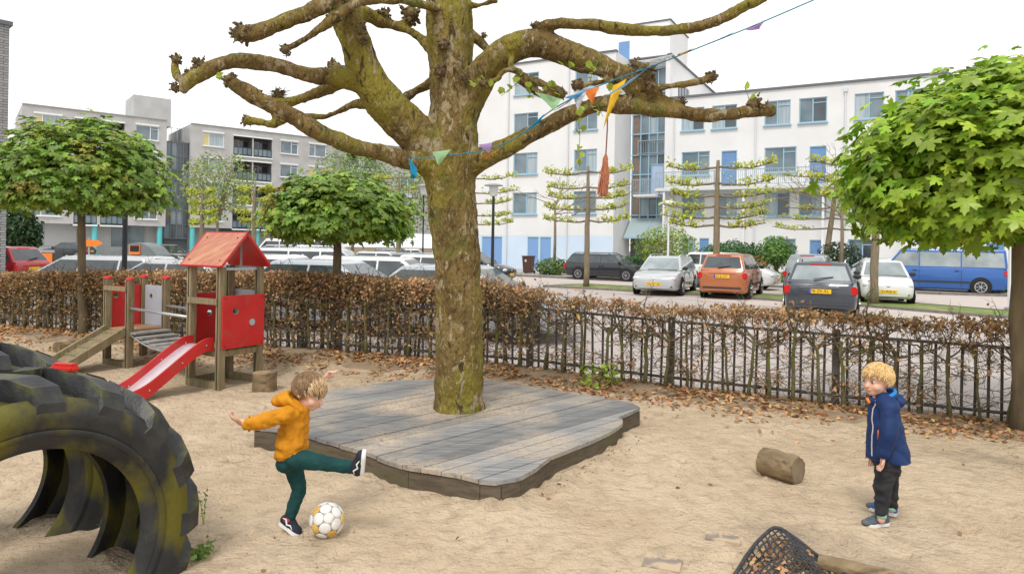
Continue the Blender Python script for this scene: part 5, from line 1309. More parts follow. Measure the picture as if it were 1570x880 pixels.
for k in range(110):
    a = rs.uniform(0, 6.28); r_ = rs.random() ** .5
    q = [at(929, 234, PY - .6) - off2]
    for f, sp_ in ((.15, .35), (.5, .8), (1, 1)): 
        e = at(929 - 5 * f, 234 + 66 * f * rs.uniform(.93, 1.03), PY - .6) - off2; q.append(e + Vector((math.cos(a), math.sin(a), 0)) * .046 * r_ * sp_ + Vector((rs.gauss(0, .006), 0, 0)))
    mb.tube(q, .0028, 4)
mb.build('yarn', mat('orange_yarn', (.50, .20, .11), (.40, .14, .07), scale=30, rough=.9), ts)

# ================================================================== STREET FURNITURE
M_lampb = mat('lamp_black', (.018, .020, .022), rough=.45); M_lampw = mat('lamp_white', (.72, .74, .76), rough=.4); M_glassl = mat('lamp_glass', (.62, .64, .62), rough=.2)
def street_lamp(px, Y, H, label, m, style, r_=.055):
    p = at(px, 400, Y); t = thing('street_lamp', label, 'street lamp', (p.x, Y, 0))
    MB().tube([(0, 0, -.1), (0, 0, .5), (0, 0, .52), (0, 0, H)], [r_ * 1.5, r_ * 1.5, r_, r_ * .8], 12).build('pole', m, t, True, ang=40)
    if style == 'lantern':
        MB().lathe([(0, -.02), (.10, -.02), (.15, .05), (.17, .38), (0, .38)], 16, c=(0, 0, H)).build('lantern', M_glassl, t, True, ang=40)
        MB().lathe([(0, .46), (.10, .46), (.34, .40), (.35, .37), (0, .37)], 20, c=(0, 0, H)).build('cap', mat('lamp_grey', (.32, .33, .33), rough=.5), t, True, ang=40)
    elif style == 'disc':
        MB().lathe([(0, .18), (.12, .17), (.48, .05), (.48, .02), (0, .02)], 24, c=(0, 0, H)).build('hood', m, t, True, ang=40)
        MB().lathe([(0, -.12), (.07, -.1), (.10, .02), (0, .02)], 14, c=(0, 0, H)).build('bulb', M_glassl, t, True)
    return t
street_lamp(755, 25, 3.55, 'black lamp post with glass lantern beside the plane trunk', M_lampb, 'lantern', .062)
street_lamp(1024, 34, 3.95, 'white lamp post with flat round hood behind the silver estate car', M_lampw, 'disc')
street_lamp(648, 31, 4.0, 'thin black lamp post left of the plane trunk', M_lampb, 'lantern', .04)
street_lamp(191, 14.5, 3.6, 'thick black post rising into the bronze tipped maple', M_lampb, 'plain', .055)
p = gnd(1548, 476); pl = thing('signpost', 'white square post standing on the pavement beside the large maple', 'post', (p.x, p.y, 0)); MB().box((0, 0, 1.05), (.09, .09, 2.2)).build('pole', M_lampw, pl); MB().box((0, 0, 2.2), (.11, .11, .12)).build('cap', M_steel, pl)
MB().box((.0, 0, .05), (.2, .2, .1)).build('foot', M_steel, pl)
p = at(810, 420, 41.5); wb = thing('wheelie_bin', 'brown wheelie bin on the pavement before the blue garage doors', 'bin', (p.x, 41.5, .1), -.4)
M_bin = mat('brown_plastic', (.10, .045, .03), rough=.5)
mb = MB(); mb.add([(-.24, -.26, .05), (.24, -.26, .05), (.24, .24, .05), (-.24, .24, .05), (-.29, -.36, 1.0), (.29, -.36, 1.0), (.29, .34, 1.0), (-.29, .34, 1.0)], [(3, 2, 1, 0), (4, 5, 6, 7), (0, 1, 5, 4), (1, 2, 6, 5), (2, 3, 7, 6), (3, 0, 4, 7)]); mb.build('body', M_bin, wb, bevel=.02)
MB().box((0, 0, 1.04), (.64, .78, .07)).build('lid', M_bin, wb, bevel=.02); MB().box((0, .40, .98), (.5, .05, .05)).build('handle', M_bin, wb)
for s_ in (-1, 1): MB().lathe([(0, -.03), (.1, -.03), (.1, .03), (0, .03)], 14, 'X', c=(s_ * .28, .30, .1)).build('wheel', M_lampb, wb)
MB().box((-.05, -.345, .78), (.10, .012, .14)).build('sticker', M_lampw, wb)
p = at(72, 400, 30); ob = thing('rubbish_container', 'dark rubbish container with orange front beside the lime trunk', 'container', (p.x, 30, 0), .1)
MB().box((-.1, .1, .55), (1.0, .8, 1.1)).box((-.35, .1, 1.16), (.5, .76, .12)).build('body', mat('dark_plastic', (.05, .055, .06), rough=.5), ob, bevel=.03)
MB().box((.1, -.32, .60), (.58, .04, 1.0)).build('front_panel', mat('orange_panel', (.85, .22, .02), rough=.45), ob, bevel=.01)
MB().box((.1, -.30, 1.18), (.7, .1, .1)).build('lid', M_steel, ob)
p = at(28, 400, 32); ob2 = thing('rubbish_container', 'low dark grey container behind the red car', 'container', (p.x, 32, 0), .1); MB().box((0, 0, .5), (1.1, .8, 1.0)).build('body', MATS['dark_plastic'], ob2, bevel=.04); MB().box((0, 0, 1.05), (1.2, .9, .1)).build('lid', M_lampb, ob2, bevel=.03)
p = at(217, 400, 38); rc = thing('recycling_container', 'grey igloo recycling container with orange opening beside the black hatchback', 'container', (p.x, 38, 0), -.1)
M_rc = mat('grey_green_plastic', (.15, .18, .18), (.18, .21, .21), rough=.5)
mb = MB(); pr = [(-1.35, 0), (1.35, 0), (1.35, .9), (1.25, 1.0), (.9, 1.35), (.5, 1.55), (0, 1.6), (-.4, 1.5), (-.75, 1.15), (-1.35, 1.05)]
vs = [(x_, -.7, z_) for x_, z_ in pr] + [(x_, .7, z_) for x_, z_ in pr]; k = len(pr)
mb.add(vs, [tuple(range(k)), tuple(range(2 * k - 1, k - 1, -1))] + [(i, k + i, k + (i + 1) % k, (i + 1) % k) for i in range(k)]); mb.build('body', M_rc, rc, bevel=.04)
MB().box((.1, -.74, 1.2), (.62, .08, .5)).build('opening_frame', MATS['orange_panel'], rc); MB().box((.12, -.79, 1.27), (.5, .04, .32)).build('opening', M_dark, rc)
MB().box((.1, -.73, .55), (.4, .06, .8)).build('hatch', MATS['dark_plastic'], rc); MB().box((-.5, -.73, 1.15), (.24, .04, .24)).build('label_plate', M_lampw, rc)
p = at(142, 373, 34); sg_ = thing('direction_sign', 'orange arrow direction sign behind the bronze tipped maple trunk', 'sign', (p.x, 34, 0)); zc_ = p.z
MB().tube([(-.2, .04, 0), (-.2, .04, zc_ + .3)], .04, 8).build('pole', M_steel, sg_)
ar = [(-.5, -.16), (.25, -.16), (.50, 0), (.25, .16), (-.5, .16)]
mb = MB(); mb.add([(x_, -.03, zc_ + z_) for x_, z_ in ar] + [(x_, .0, zc_ + z_) for x_, z_ in ar], [(0, 1, 2, 3, 4), (9, 8, 7, 6, 5)] + [(i, i + 5, (i + 1) % 5 + 5, (i + 1) % 5) for i in range(5)]); mb.build('arrow_board', MATS['orange_panel'], sg_)

# ================================================================== CARS
M_cglass = mat('car_glass', (.025, .035, .04), (.06, .075, .08), scale=2, rough=.04, spec=.9)
M_cglassl = mat('car_glass_painted_sky', (.20, .24, .25), (.34, .38, .39), scale=1.6, rough=.05, spec=.9)  # whitish sky reflection put into the pale base colour of the glass
M_rub = mat('car_rubber', (.015, .015, .016), rough=.75); M_rim = mat('alloy_rim', (.50, .51, .53), rough=.3, metal=.8)
M_trim = mat('car_trim', (.03, .032, .035), rough=.55); M_tail = mat('tail_lamp', (.55, .012, .012), rough=.15, spec=.7); M_head = mat('head_lamp', (.60, .63, .66), rough=.08, spec=.9)
M_plate = mat('number_plate', (.85, .52, .02), rough=.5); M_chrome = mat('chrome', (.75, .76, .78), rough=.15, metal=1.0); M_ink = mat('plate_ink', (.015, .015, .02), rough=.6)
def paint(n, c): return mat('paint_' + n, c, tuple(q * .93 for q in c), scale=1.5, rough=.28, spec=.5, coat=.8, metal=.15 if n not in ('white', 'red') else 0)
CARP = dict(wagon=(.015, .085, .60, .765), hatch=(.02, .12, .58, .765), sedan=(.13, .27, .58, .76), mpv=(.012, .08, .62, .82), van=(.004, .02, .80, .93))
def text_mesh(txt, size):
    cu = bpy.data.curves.new('t', 'FONT'); cu.body = txt; cu.size = size; cu.align_x = 'CENTER'; cu.align_y = 'CENTER'; cu.extrude = .001
    o = bpy.data.objects.new('t', cu); COL.objects.link(o); me = bpy.data.meshes.new_from_object(o.evaluated_get(bpy.context.evaluated_depsgraph_get())); bpy.data.objects.remove(o); me.materials.clear(); me.materials.append(M_ink); return me
def car(px, Y, head, kind, pc, label, L_=4.5, W_=1.76, H_=1.46, glass=None, plate=None, rails=False, detail=True, group=None, tail='low', X=None):
    p = at(px, 400, Y); x_ = p.x if X is None else X
    t = thing('parked_van' if kind == 'van' else 'parked_car', label, 'van' if kind == 'van' else 'car', (x_, Y, .01), head, group)
    pm = paint(*pc); gl = glass or M_cglass
    rb, rt0, rt1, wb_ = [(f - .5) * L_ for f in CARP[kind]]
    belt = 1.12 if kind == 'van' else H_ * .635; gc = .19; rw = .34 if kind == 'van' else .315
    hood = belt - .03 if kind != 'van' else belt - .02; nose = .66 if kind != 'van' else .92
    # lower body loft
    fx = [0, .012, .04, .10, .25, .5, .70, .80, .90, .96, .99, 1.0]; fw = [.80, .90, .955, .985, 1, 1, 1, .99, .955, .89, .80, .70]
    wbf = CARP[kind][3]; rear_top = belt if kind != 'sedan' else belt - .01
    vs = []; fs = []; K_ = 9
    for f, fw_ in zip(fx, fw):
        hwid = W_ / 2 * fw_
        if f <= wbf: zt = rear_top if f > .02 else rear_top - .06 * (1 - f / .02)
        else:
            e = (f - wbf) / (1 - wbf); zt = hood - (hood - nose) * (.35 * e + .65 * e ** 3.2)
        zb = gc + (.10 if f < .02 or f > .985 else .03 if f < .06 or f > .95 else 0)
        if f in (0, 1.0): zt -= .03
        sec = [(0, zb), (hwid * .86, zb), (hwid * .965, zb + .06), (hwid * .99, zb + (zt - zb) * .35), (hwid, zb + (zt - zb) * .58), (hwid * .975, zb + (zt - zb) * .84), (hwid * .93, zt - .022), (hwid * .84, zt), (0, zt + .018)]
        for s_ in (1, -1):
            for (y, z_) in sec: vs.append(((f - .5) * L_, s_ * y, z_))
    for i in range(len(fx) - 1):
        for s_ in range(2):
            for k in range(K_ - 1):
                a = (i * 2 + s_) * K_ + k; b = ((i + 1) * 2 + s_) * K_ + k
                fs.append((a, b, b + 1, a + 1) if s_ else (a, a + 1, b + 1, b))
    for i in (0, len(fx) - 1):
        for k in range(K_ - 1): a = i * 2 * K_ + k; fs.append((a, a + 1, a + K_ + 1, a + K_) if i else (a, a + K_, a + K_ + 1, a + 1))
    body = MB().add(vs, fs).build('body', pm, t, True, ang=38)
    # greenhouse
    hb, ht = W_ / 2 * .90, W_ / 2 * (.70 if kind != 'van' else .80); zr = H_ - .035; zb = belt - .015
    bm = bmesh.new()
    q = [bm.verts.new(v_) for v_ in ((rb, -hb, zb), (wb_, -hb, zb), (wb_, hb, zb), (rb, hb, zb), (rt0, -ht, zr), (rt1, -ht, zr), (rt1, ht, zr), (rt0, ht, zr))]
    for f_ in ((0, 1, 5, 4), (1, 2, 6, 5), (2, 3, 7, 6), (3, 0, 4, 7), (4, 5, 6, 7), (3, 2, 1, 0)): bm.faces.new([q[i] for i in f_])
    top = [e for e in bm.edges if all(v_.co.z > zr - .01 for v_ in e.verts)]; sd_ = [e for e in bm.edges if abs(e.verts[0].co.z - e.verts[1].co.z) > .2]
    bmesh.ops.bevel(bm, geom=top + sd_, offset=.075, segments=3, affect='EDGES', profile=.6)
    tv = [f_ for f_ in bm.faces if f_.normal.z > .99]
    if tv:
        r_ = bmesh.ops.poke(bm, faces=tv)
        for v_ in r_['verts']: v_.co.z += .03
    bmesh.ops.recalc_face_normals(bm, faces=bm.faces); me = bpy.data.meshes.new('cabin'); bm.to_mesh(me); bm.free(); me.materials.append(pm)
    me.polygons.foreach_set('use_smooth', np.ones(len(me.polygons), dtype=bool)); me.set_sharp_from_angle(angle=R(40))
    cab = link('cabin', me, t)
    # windows sit 4 mm proud of the pillars
    lerp = lambda a, b, f: a + (b - a) * f
    def quad(name, pts, m, par, th_=.004):
        P_ = [Vector(v_) for v_ in pts]; nr = (P_[1] - P_[0]).cross(P_[3] - P_[0]).normalized(); c_ = sum(P_, Vector()) / 4
        if nr.dot(c_ - Vector((c_.x * .6, 0, belt))) < 0: nr = -nr
        o_ = [p_ + nr * th_ for p_ in P_]; i_ = [p_ - nr * .01 for p_ in P_]
        return MB().add(o_ + i_, [(0, 1, 2, 3), (7, 6, 5, 4), (0, 4, 5, 1), (1, 5, 6, 2), (2, 6, 7, 3), (3, 7, 4, 0)]).build(name, m, par)
    def endw(xb, xt, lo_, hi_, nm, m, sx):
        def pt_(f, s_): return (lerp(xb, xt, f), s_ * (lerp(hb, ht, f) - .085), lerp(zb, zr, f))
        return quad(nm, [pt_(lo_, -1), pt_(lo_, 1), pt_(hi_, 1), pt_(hi_, -1)], m, t)
    ws = endw(wb_, rt1, .06, .88, 'windscreen', gl, 1); rw_ = endw(rb, rt0, .14 if kind != 'sedan' else .08, .84, 'rear_window', gl, -1)
    n_ = {'wagon': (.34, .62), 'hatch': (.30, .62), 'sedan': (.52,), 'mpv': (.33, .63), 'van': (.36, .72)}[kind]
    br = [0.0] + list(n_) + [1.0]
    for s_ in (-1, 1):
        for a, b in zip(br, br[1:]):
            pts = []
            for (f, u) in ((.07, a), (.07, b), (.83, b), (.83, a)):
                x0 = lerp(rb, rt0, f) + .10; x1 = lerp(wb_, rt1, f) - .10
                x2 = lerp(rb + .1, wb_ - .1, u); x2 = min(max(x2, x0), x1)
                if a < u < 1 or (u == b and b < 1): x2 -= .025
                elif u == a and a > 0: x2 += .025
                pts.append((x2, s_ * lerp(hb, ht, f), lerp(zb, zr, f)))
            if abs(pts[0][0] - pts[1][0]) > .12: quad('side_window', pts, gl if kind != 'van' or a < .7 else gl, t)
        # door seams, handles, mirror, side strip
        if detail:
            for u in br[1:-1] + [.97]:
                xs_ = lerp(rb + .1, wb_ - .1, u)
                MB().box((xs_, s_ * (W_ / 2 - .001), (gc + belt) / 2 + .04), (.012, .012, belt - gc - .2)).build('door_seam', M_trim, body)
            for u in br[1:-1]: MB().box((lerp(rb + .1, wb_ - .1, u) + .16, s_ * (W_ / 2 - .012), belt - .13), (.16, .04, .03)).build('door_handle', M_trim if pc[0] != 'black' else pm, body)
            MB().box((0, s_ * (W_ / 2 - .004), .52), (L_ * .44, .03, .07)).build('side_strip', M_trim if pc[0] not in ('silver', 'white') else pm, body)
        MB().ell((wb_ - .22, s_ * (hb + .10), belt + .07), (.06, .11, .075), n=10, m=6).build('mirror', M_trim if pc[0] != 'black' else pm, t, True)
        if rails: MB().tube([(rt0 + .1, s_ * (ht - .06), H_ - .03), (rt0 + .25, s_ * (ht - .05), H_ + .03), (rt1 - .25, s_ * (ht - .05), H_ + .03), (rt1 - .1, s_ * (ht - .06), H_ - .03)], .018, 6).build('roof_rail', M_chrome if pc[0] != 'black' else M_trim, t, True)
        # lamps
        MB().ell((L_ / 2 - .13, s_ * W_ / 2 * .70, nose - .02 if kind != 'van' else .80), (.12, .17, .075), n=12, m=7).build('headlight', M_head, t, True)
        zt = belt - .20 if tail == 'low' else belt + .02
        MB().box((-L_ / 2 + .09, s_ * W_ / 2 * .84, zt), (.16, .24, .22 if tail == 'low' else .42)).build('tail_light', M_tail, t, True, bevel=.03, ang=50)
        MB().ell((L_ / 2 - .05, s_ * W_ / 2 * .66, .36), (.05, .09, .05), n=10, m=6).build('fog_lamp', M_trim, t, True)
        for xw in (-.31 * L_ + .05, .305 * L_):
            y_ = s_ * (W_ / 2 - .095)
            MB().lathe([(0, 0), (rw + .055, 0), (rw + .055, .03), (rw + .02, .034), (0, .034)], 22, 'Y', c=(xw, s_ * (W_ / 2 - .03) if s_ > 0 else s_ * (W_ / 2 - .03) - .034, rw + .02)).build('wheel_arch', M_rub, body)
            wh = MB().lathe([(rw * .62, -.09), (rw * .9, -.10), (rw, -.07), (rw, .07), (rw * .9, .10), (rw * .62, .09)], 22, 'Y', c=(xw, y_ + s_ * .015, rw), close=True).build('wheel', M_rub, t, True, ang=40)
            rm = MB().lathe([(0, 0), (rw * .64, 0), (rw * .64, .03), (rw * .56, .02), (0, .015)], 22, 'Y', c=(xw, y_ + s_ * .095, rw))
            rm.build('rim', M_trim if detail else M_rim, wh)
            if detail:
                sp_ = MB().lathe([(rw * .56, 0), (rw * .66, 0), (rw * .66, .02), (rw * .56, .02)], 22, 'Y', c=(xw, y_ + s_ * .112, rw), close=True)
                for k in range(7):
                    a = 2 * math.pi * k / 7; d = Vector((math.cos(a), 0, math.sin(a))); c0 = Vector((xw, y_ + s_ * .118, rw)); sp_.bar(c0, c0 + d * rw * .58, .02, .05, Vector((0, 1, 0)))
                sp_.lathe([(0, 0), (.05, 0), (.05, .02), (0, .02)], 10, 'Y', c=(xw, y_ + s_ * .118, rw)); sp_.build('wheel_spokes', M_rim, wh)
    # grille, bumpers, plates
    MB().box((L_ / 2 - .035, 0, .60 if kind != 'van' else .72), (.06, W_ * .30, .11)).build('grille', M_trim, t, bevel=.02)
    MB().ell((L_ / 2 - .002, 0, .62 if kind != 'van' else .74), (.012, .06, .045), n=10, m=6).build('badge', M_chrome, t, True)
    MB().box((L_ / 2 - .05, 0, .33), (.08, W_ * .62, .09)).build('air_intake', M_trim, t, bevel=.02)
    MB().box((-L_ / 2 + .03, 0, .40), (.09, W_ * .80, .12)).build('rear_bumper', pm if kind != 'mpv' else M_trim, t, bevel=.03)
    fp = MB().box((L_ / 2 + .005, 0, .44), (.02, .52, .11)).build('front_plate', M_plate, t)
    rp = MB().box((-L_ / 2 - .012, 0, belt - .22 if kind != 'van' else .6), (.02, .52, .11)).build('rear_plate', M_plate, t)
    if plate:
        me = text_mesh(plate, .105)
        link('lettering', me, rp, (-L_ / 2 - .0235, 0, belt - .22), (R(90), 0, R(-90)))
        link('lettering', me, fp, (L_ / 2 + .0165, 0, .44), (R(90), 0, R(90)))
        MB().box((-L_ / 2 - .0225, .235, belt - .22), (.003, .05, .108)).build('country_band', mat('plate_blue', (.02, .09, .42), rough=.5), rp)
    MB().box((rt0 - .02, 0, zr - .045), (.05, .5, .03)).build('brake_light', M_tail, t)
    if detail:
        MB().bar((rb - .005, .15, zb + .10), (rb + .08, -.30, zb + .16), .03, .02).build('rear_wiper', M_trim, t)
        MB().box((wb_ + .02, .1, belt + .01), (.05, 1.1, .015)).build('front_wiper', M_trim, t)
        MB().bar((-L_ / 2 + .0, -.45, belt - .12), (-L_ / 2 + .0, .45, belt - .12), .03, .025).build('tailgate_trim', M_chrome if pc[0] == 'dark' else pm, t)
    return t
SILVER, WHITE, BLACK, DARK, COPPER, BLUE, RED = ('silver', (.50, .52, .53)), ('white', (.74, .74, .74)), ('black', (.012, .015, .022)), ('dark', (.045, .055, .07)), ('copper', (.46, .15, .055)), ('blue', (.012, .10, .36)), ('red', (.50, .012, .02))
BLUSIL = ('silverblue', (.42, .46, .50)); MID = ('grey', (.22, .24, .27))
car(933, 36.8, R(-33), 'wagon', BLACK, 'black estate car parked before the white building beside the low shrub', 4.6, 1.74, 1.42, rails=True)
car(1022, 26.9, R(-114), 'wagon', SILVER, 'silver estate car facing the hedge with yellow number plate', 4.65, 1.78, 1.46, glass=M_cglassl, plate='NN-XT-84', rails=True)
car(1117, 31.0, R(-33), 'hatch', WHITE, 'white hatchback partly hidden behind the copper coloured car', 4.3, 1.74, 1.62)
car(1124, 25.6, R(62), 'mpv', COPPER, 'copper orange hatchback seen from behind beside the lime trunk', 4.2, 1.70, 1.60, plate='63-JL-DV', tail='low')
car(1262, 19.4, R(64), 'wagon', DARK, 'dark grey estate car seen from behind with yellow number plate', 4.6, 1.76, 1.46, plate='78-ZK-RL', rails=True, glass=M_cglassl)
car(1244, 28.0, R(62), 'mpv', MID, 'grey people carrier with red brake light behind the dark grey estate', 4.4, 1.75, 1.62, glass=M_cglassl)
car(1352, 24.0, R(-112), 'hatch', WHITE, 'small white hatchback facing the verge beside the lime trunk', 3.6, 1.65, 1.47, plate='21-RSK-6', glass=M_cglassl)
car(1440, 30.0, R(151), 'van', BLUE, 'blue panel van parked along the pavement kerb', 4.8, 1.84, 1.94, glass=M_cglassl)
car(1338, 33, R(150), 'hatch', BLUSIL, 'pale blue grey car behind the blue van and dark shrub', 4.1, 1.7, 1.48)
car(505, 20.5, R(2), 'wagon', SILVER, 'silver estate car with roof rails behind the middle maple trunk', 4.6, 1.76, 1.60, rails=True)
car(598, 17.6, R(-8), 'wagon', WHITE, 'white estate car parked behind the hedge beside the middle maple', 4.4, 1.70, 1.42)
car(512, 14.0, R(-14), 'sedan', BLUSIL, 'silver blue saloon roof showing just above the brown hedge', 4.4, 1.74, 1.40)
car(432, 16.2, R(-5), 'hatch', WHITE, 'white car roof behind the red playhouse roof', 4.2, 1.72, 1.45)
car(712, 13.2, R(-16), 'sedan', BLUSIL, 'silver saloon behind the hedge and the plane trunk', 4.4, 1.76, 1.36)
car(722, 32.0, R(-20), 'hatch', BLACK, 'black car half hidden behind the plane trunk and lamp post', 4.1, 1.72, 1.44)
car(668, 24.0, R(-25), 'sedan', WHITE, 'white saloon nose behind the plane trunk', 4.4, 1.74, 1.40)
car(402, 30.0, R(-10), 'hatch', RED, 'red car behind the playhouse roof and the small lime', 4.2, 1.7, 1.42)
car(455, 36.0, R(190), 'van', WHITE, 'white van in the far parking row behind the middle maple', 4.8, 1.84, 1.95, detail=False)
car(590, 31.0, R(-8), 'sedan', SILVER, 'silver saloon in the far row right of the middle maple trunk', 4.4, 1.74, 1.42, detail=False)
car(625, 26.5, R(170), 'hatch', MID, 'grey hatchback in the far row beside the thin black lamp', 4.1, 1.7, 1.44, detail=False)
car(610, 52.0, R(0), 'hatch', BLACK, 'distant dark car before the turquoise columns', 4.1, 1.7, 1.44, detail=False)
car(635, 56.0, R(0), 'sedan', WHITE, 'distant pale car beside the far lamp post', 4.3, 1.7, 1.40, detail=False)
car(146, 16.2, R(176), 'hatch', SILVER, 'silver estate car behind the hedge and bronze tipped maple trunk', 4.2, 1.76, 1.36)
car(272, 15.2, R(172), 'sedan', SILVER, 'pale silver saloon behind the hedge left of the playhouse roof', 4.2, 1.74, 1.33)
car(-26, 23.5, R(172), 'hatch', RED, 'red hatchback beside the corner of the grey brick building', 4.0, 1.7, 1.45)
car(104, 60.0, R(185), 'hatch', BLACK, 'distant black hatchback before the pale garage panels', 4.0, 1.7, 1.45)
car(252, 44.0, R(-20), 'wagon', BLACK, 'dark estate car behind the grey recycling container', 4.4, 1.74, 1.50)

# ================================================================== FOOTBALL
p = at(501, 797, 4.03)
bl = thing('football', 'white and gold football hovering just above the sand by the kicking boy', 'ball', p)
M_balw = mat('ball_white', (.76, .75, .72), (.70, .68, .64), scale=14, rough=.35, c3=(.50, .43, .33), c3s=9, c3lo=.6, c3hi=.7); M_balg = mat('ball_gold', (.62, .36, .06), (.70, .48, .14), scale=12, rough=.35); M_bals = mat('ball_seam', (.22, .18, .13), (.45, .42, .38), scale=12, rough=.6)
BR = .1
MB().ell((0, 0, 0), BR * .985, n=32, m=20).build('bladder', M_bals, bl, True)
ph_ = (1 + 5 ** .5) / 2; ico = []
for s1 in (-1, 1):
    for s2 in (-1, 1): ico += [(0, s1, s2 * ph_), (s1, s2 * ph_, 0), (s2 * ph_, 0, s1)]
ico = [Vector(q).normalized() for q in ico]; faces3 = [(i, j, k) for i in range(12) for j in range(i) for k in range(j) if all((ico[a] - ico[b]).length < 1.1 for a, b in ((i, j), (j, k), (i, k)))]
RotB = Euler((.5, .35, .2)).to_matrix()
def ballpanel(c, ang, m):
    c = (RotB @ c).normalized(); a = c.orthogonal().normalized(); b = c.cross(a); vs = [c * BR * 1.018]; fs = []
    for ri, fr in enumerate((.45, .85, 1.0)):
        for k in range(18):
            q = 2 * math.pi * k / 18; an = ang * fr; vs.append((c * math.cos(an) + (a * math.cos(q) + b * math.sin(q)) * math.sin(an)) * BR * (1.016 if ri < 2 else .99))
    for k in range(18):
        k2 = (k + 1) % 18; fs.append((0, 1 + k, 1 + k2)); fs += [(1 + k, 19 + k, 19 + k2, 1 + k2), (19 + k, 37 + k, 37 + k2, 19 + k2)]
    MB().add(vs, fs).build('panel', m, bl, True)
for i, q in enumerate(ico): ballpanel(q, .30, M_balg if i % 3 else M_balw)
for f_ in faces3: ballpanel(sum((ico[i] for i in f_), Vector()), .345, M_balw)

# ================================================================== CHILDREN
M_skin = mat('skin', (.66, .38, .27), (.70, .43, .31), scale=12, rough=.5, spec=.35)
M_lip = mat('lip', (.50, .18, .14), rough=.4); M_eyew = mat('eye_white', (.75, .73, .70), rough=.2); M_iris = mat('iris', (.03, .035, .045), rough=.1)
def frame3(fwd, up):
    f = Vector(fwd).normalized(); l = Vector(up).cross(f).normalized(); u = f.cross(l); return f, l, u
def add_head(mb, c, fwd, up, s=1.0):
    f, l, u = frame3(fwd, up); M = Matrix((f, l, u)).transposed(); P = lambda a, b, c_: Vector(c) + (f * a + l * b + u * c_) * s
    mb.ell(P(-.008, 0, .020), (.092 * s, .074 * s, .082 * s), M, 20, 14)
    mb.ell(P(.026, 0, -.030), (.060 * s, .058 * s, .062 * s), M, 18, 12)
    mb.ell(P(.050, 0, -.066), (.030 * s, .034 * s, .026 * s), M, 14, 10)
    for b in (-1, 1):
        mb.ell(P(.050, .034 * b, -.032), (.028 * s, .026 * s, .026 * s), M, 12, 8)
        mb.ell(P(-.012, .074 * b, -.008), (.016 * s, .010 * s, .026 * s), M, 10, 8)
    mb.cap(P(.080, 0, -.005), .009 * s, P(.094, 0, -.026), .0125 * s, 10)
    mb.ell(P(.082, 0, -.050), (.010 * s, .018 * s, .008 * s), M, 10, 6)
    mb.ell(P(.072, 0, .030), (.014 * s, .045 * s, .016 * s), M, 12, 8)
def face_parts(par, c, fwd, up, s, off):
    f, l, u = frame3(fwd, up); M = Matrix((f, l, u)).transposed(); P = lambda a, b, c_: Vector(c) + (f * a + l * b + u * c_) * s - off
    for b in (-1, 1):
        e = MB().ell(P(.0745, .030 * b, .003), (.009 * s, .0118 * s, .0062 * s), M, 12, 8).build('eye', M_eyew, par, True)
        MB().ell(P(.0815, .031 * b, .002), (.0045 * s, .0066 * s, .0066 * s), M, 10, 6).build('iris', M_iris, e, True)
        MB().tube([P(.078, .042 * b, .011), P(.085, .031 * b, .0135), P(.084, .020 * b, .010)], .0018 * s, 5).build('eyelid', mat('lash', (.16, .08, .05), rough=.7), e)
        MB().tube([P(.076, .046 * b, .022), P(.086, .032 * b, .027), P(.088, .018 * b, .023)], [.002 * s, .0032 * s, .002 * s], 6).build('eyebrow', mat('brow', (.30, .17, .08), rough=.8), par, True)
    MB().tube([P(.086, -.019, -.052), P(.0925, -.008, -.0495), P(.0925, .008, -.0495), P(.086, .019, -.052)], [.002 * s, .0038 * s, .0038 * s, .002 * s], 6).build('lips', M_lip, par, True)
def add_hand(mb, wrist, d, nrm, s=1.0, curl=.35, thumb=1):
    d = Vector(d).normalized(); n = Vector(nrm); n = (n - d * n.dot(d)).normalized(); sd = d.cross(n) * thumb; W = Vector(wrist); M = Matrix((d, sd, n)).transposed()
    mb.cap(W - d * .03 * s, .019 * s, W + d * .012 * s, .018 * s, 10)
    mb.ell(W + d * .034 * s, (.036 * s, .027 * s, .0125 * s), M, 12, 8)
    for k, (o, ln) in enumerate(((.0195, .90), (.0066, 1.0), (-.0066, .94), (-.019, .74))):
        p0 = W + d * .052 * s + sd * o * s; c1 = curl * (.8 + .25 * k)
        d1 = (d * math.cos(c1) + n * math.sin(c1) + sd * o * 4).normalized(); d2 = (d * math.cos(c1 * 2.2) + n * math.sin(c1 * 2.2)).normalized()
        p1 = p0 + d1 * .024 * ln * s; p2 = p1 + d2 * .024 * ln * s
        mb.cap(p0, .0066 * s, p1, .0060 * s, 8); mb.cap(p1, .0060 * s, p2, .0048 * s, 8)
    t0 = W + d * .014 * s + sd * .02 * s; t1 = t0 + (d * .7 + sd * .75 + n * .3).normalized() * .026 * s; t2 = t1 + (d * .95 + sd * .2 + n * .35).normalized() * .020 * s
    mb.cap(t0, .0092 * s, t1, .0074 * s, 8); mb.cap(t1, .0074 * s, t2, .0054 * s, 8)
def join_into(o, mb):
    me2 = mb.mesh('tmp'); bm = bmesh.new(); bm.from_mesh(o.data); bm.from_mesh(me2); bm.to_mesh(o.data); bm.free(); bpy.data.meshes.remove(me2)
    o.data.polygons.foreach_set('use_smooth', np.ones(len(o.data.polygons), dtype=bool)); o.data.update()
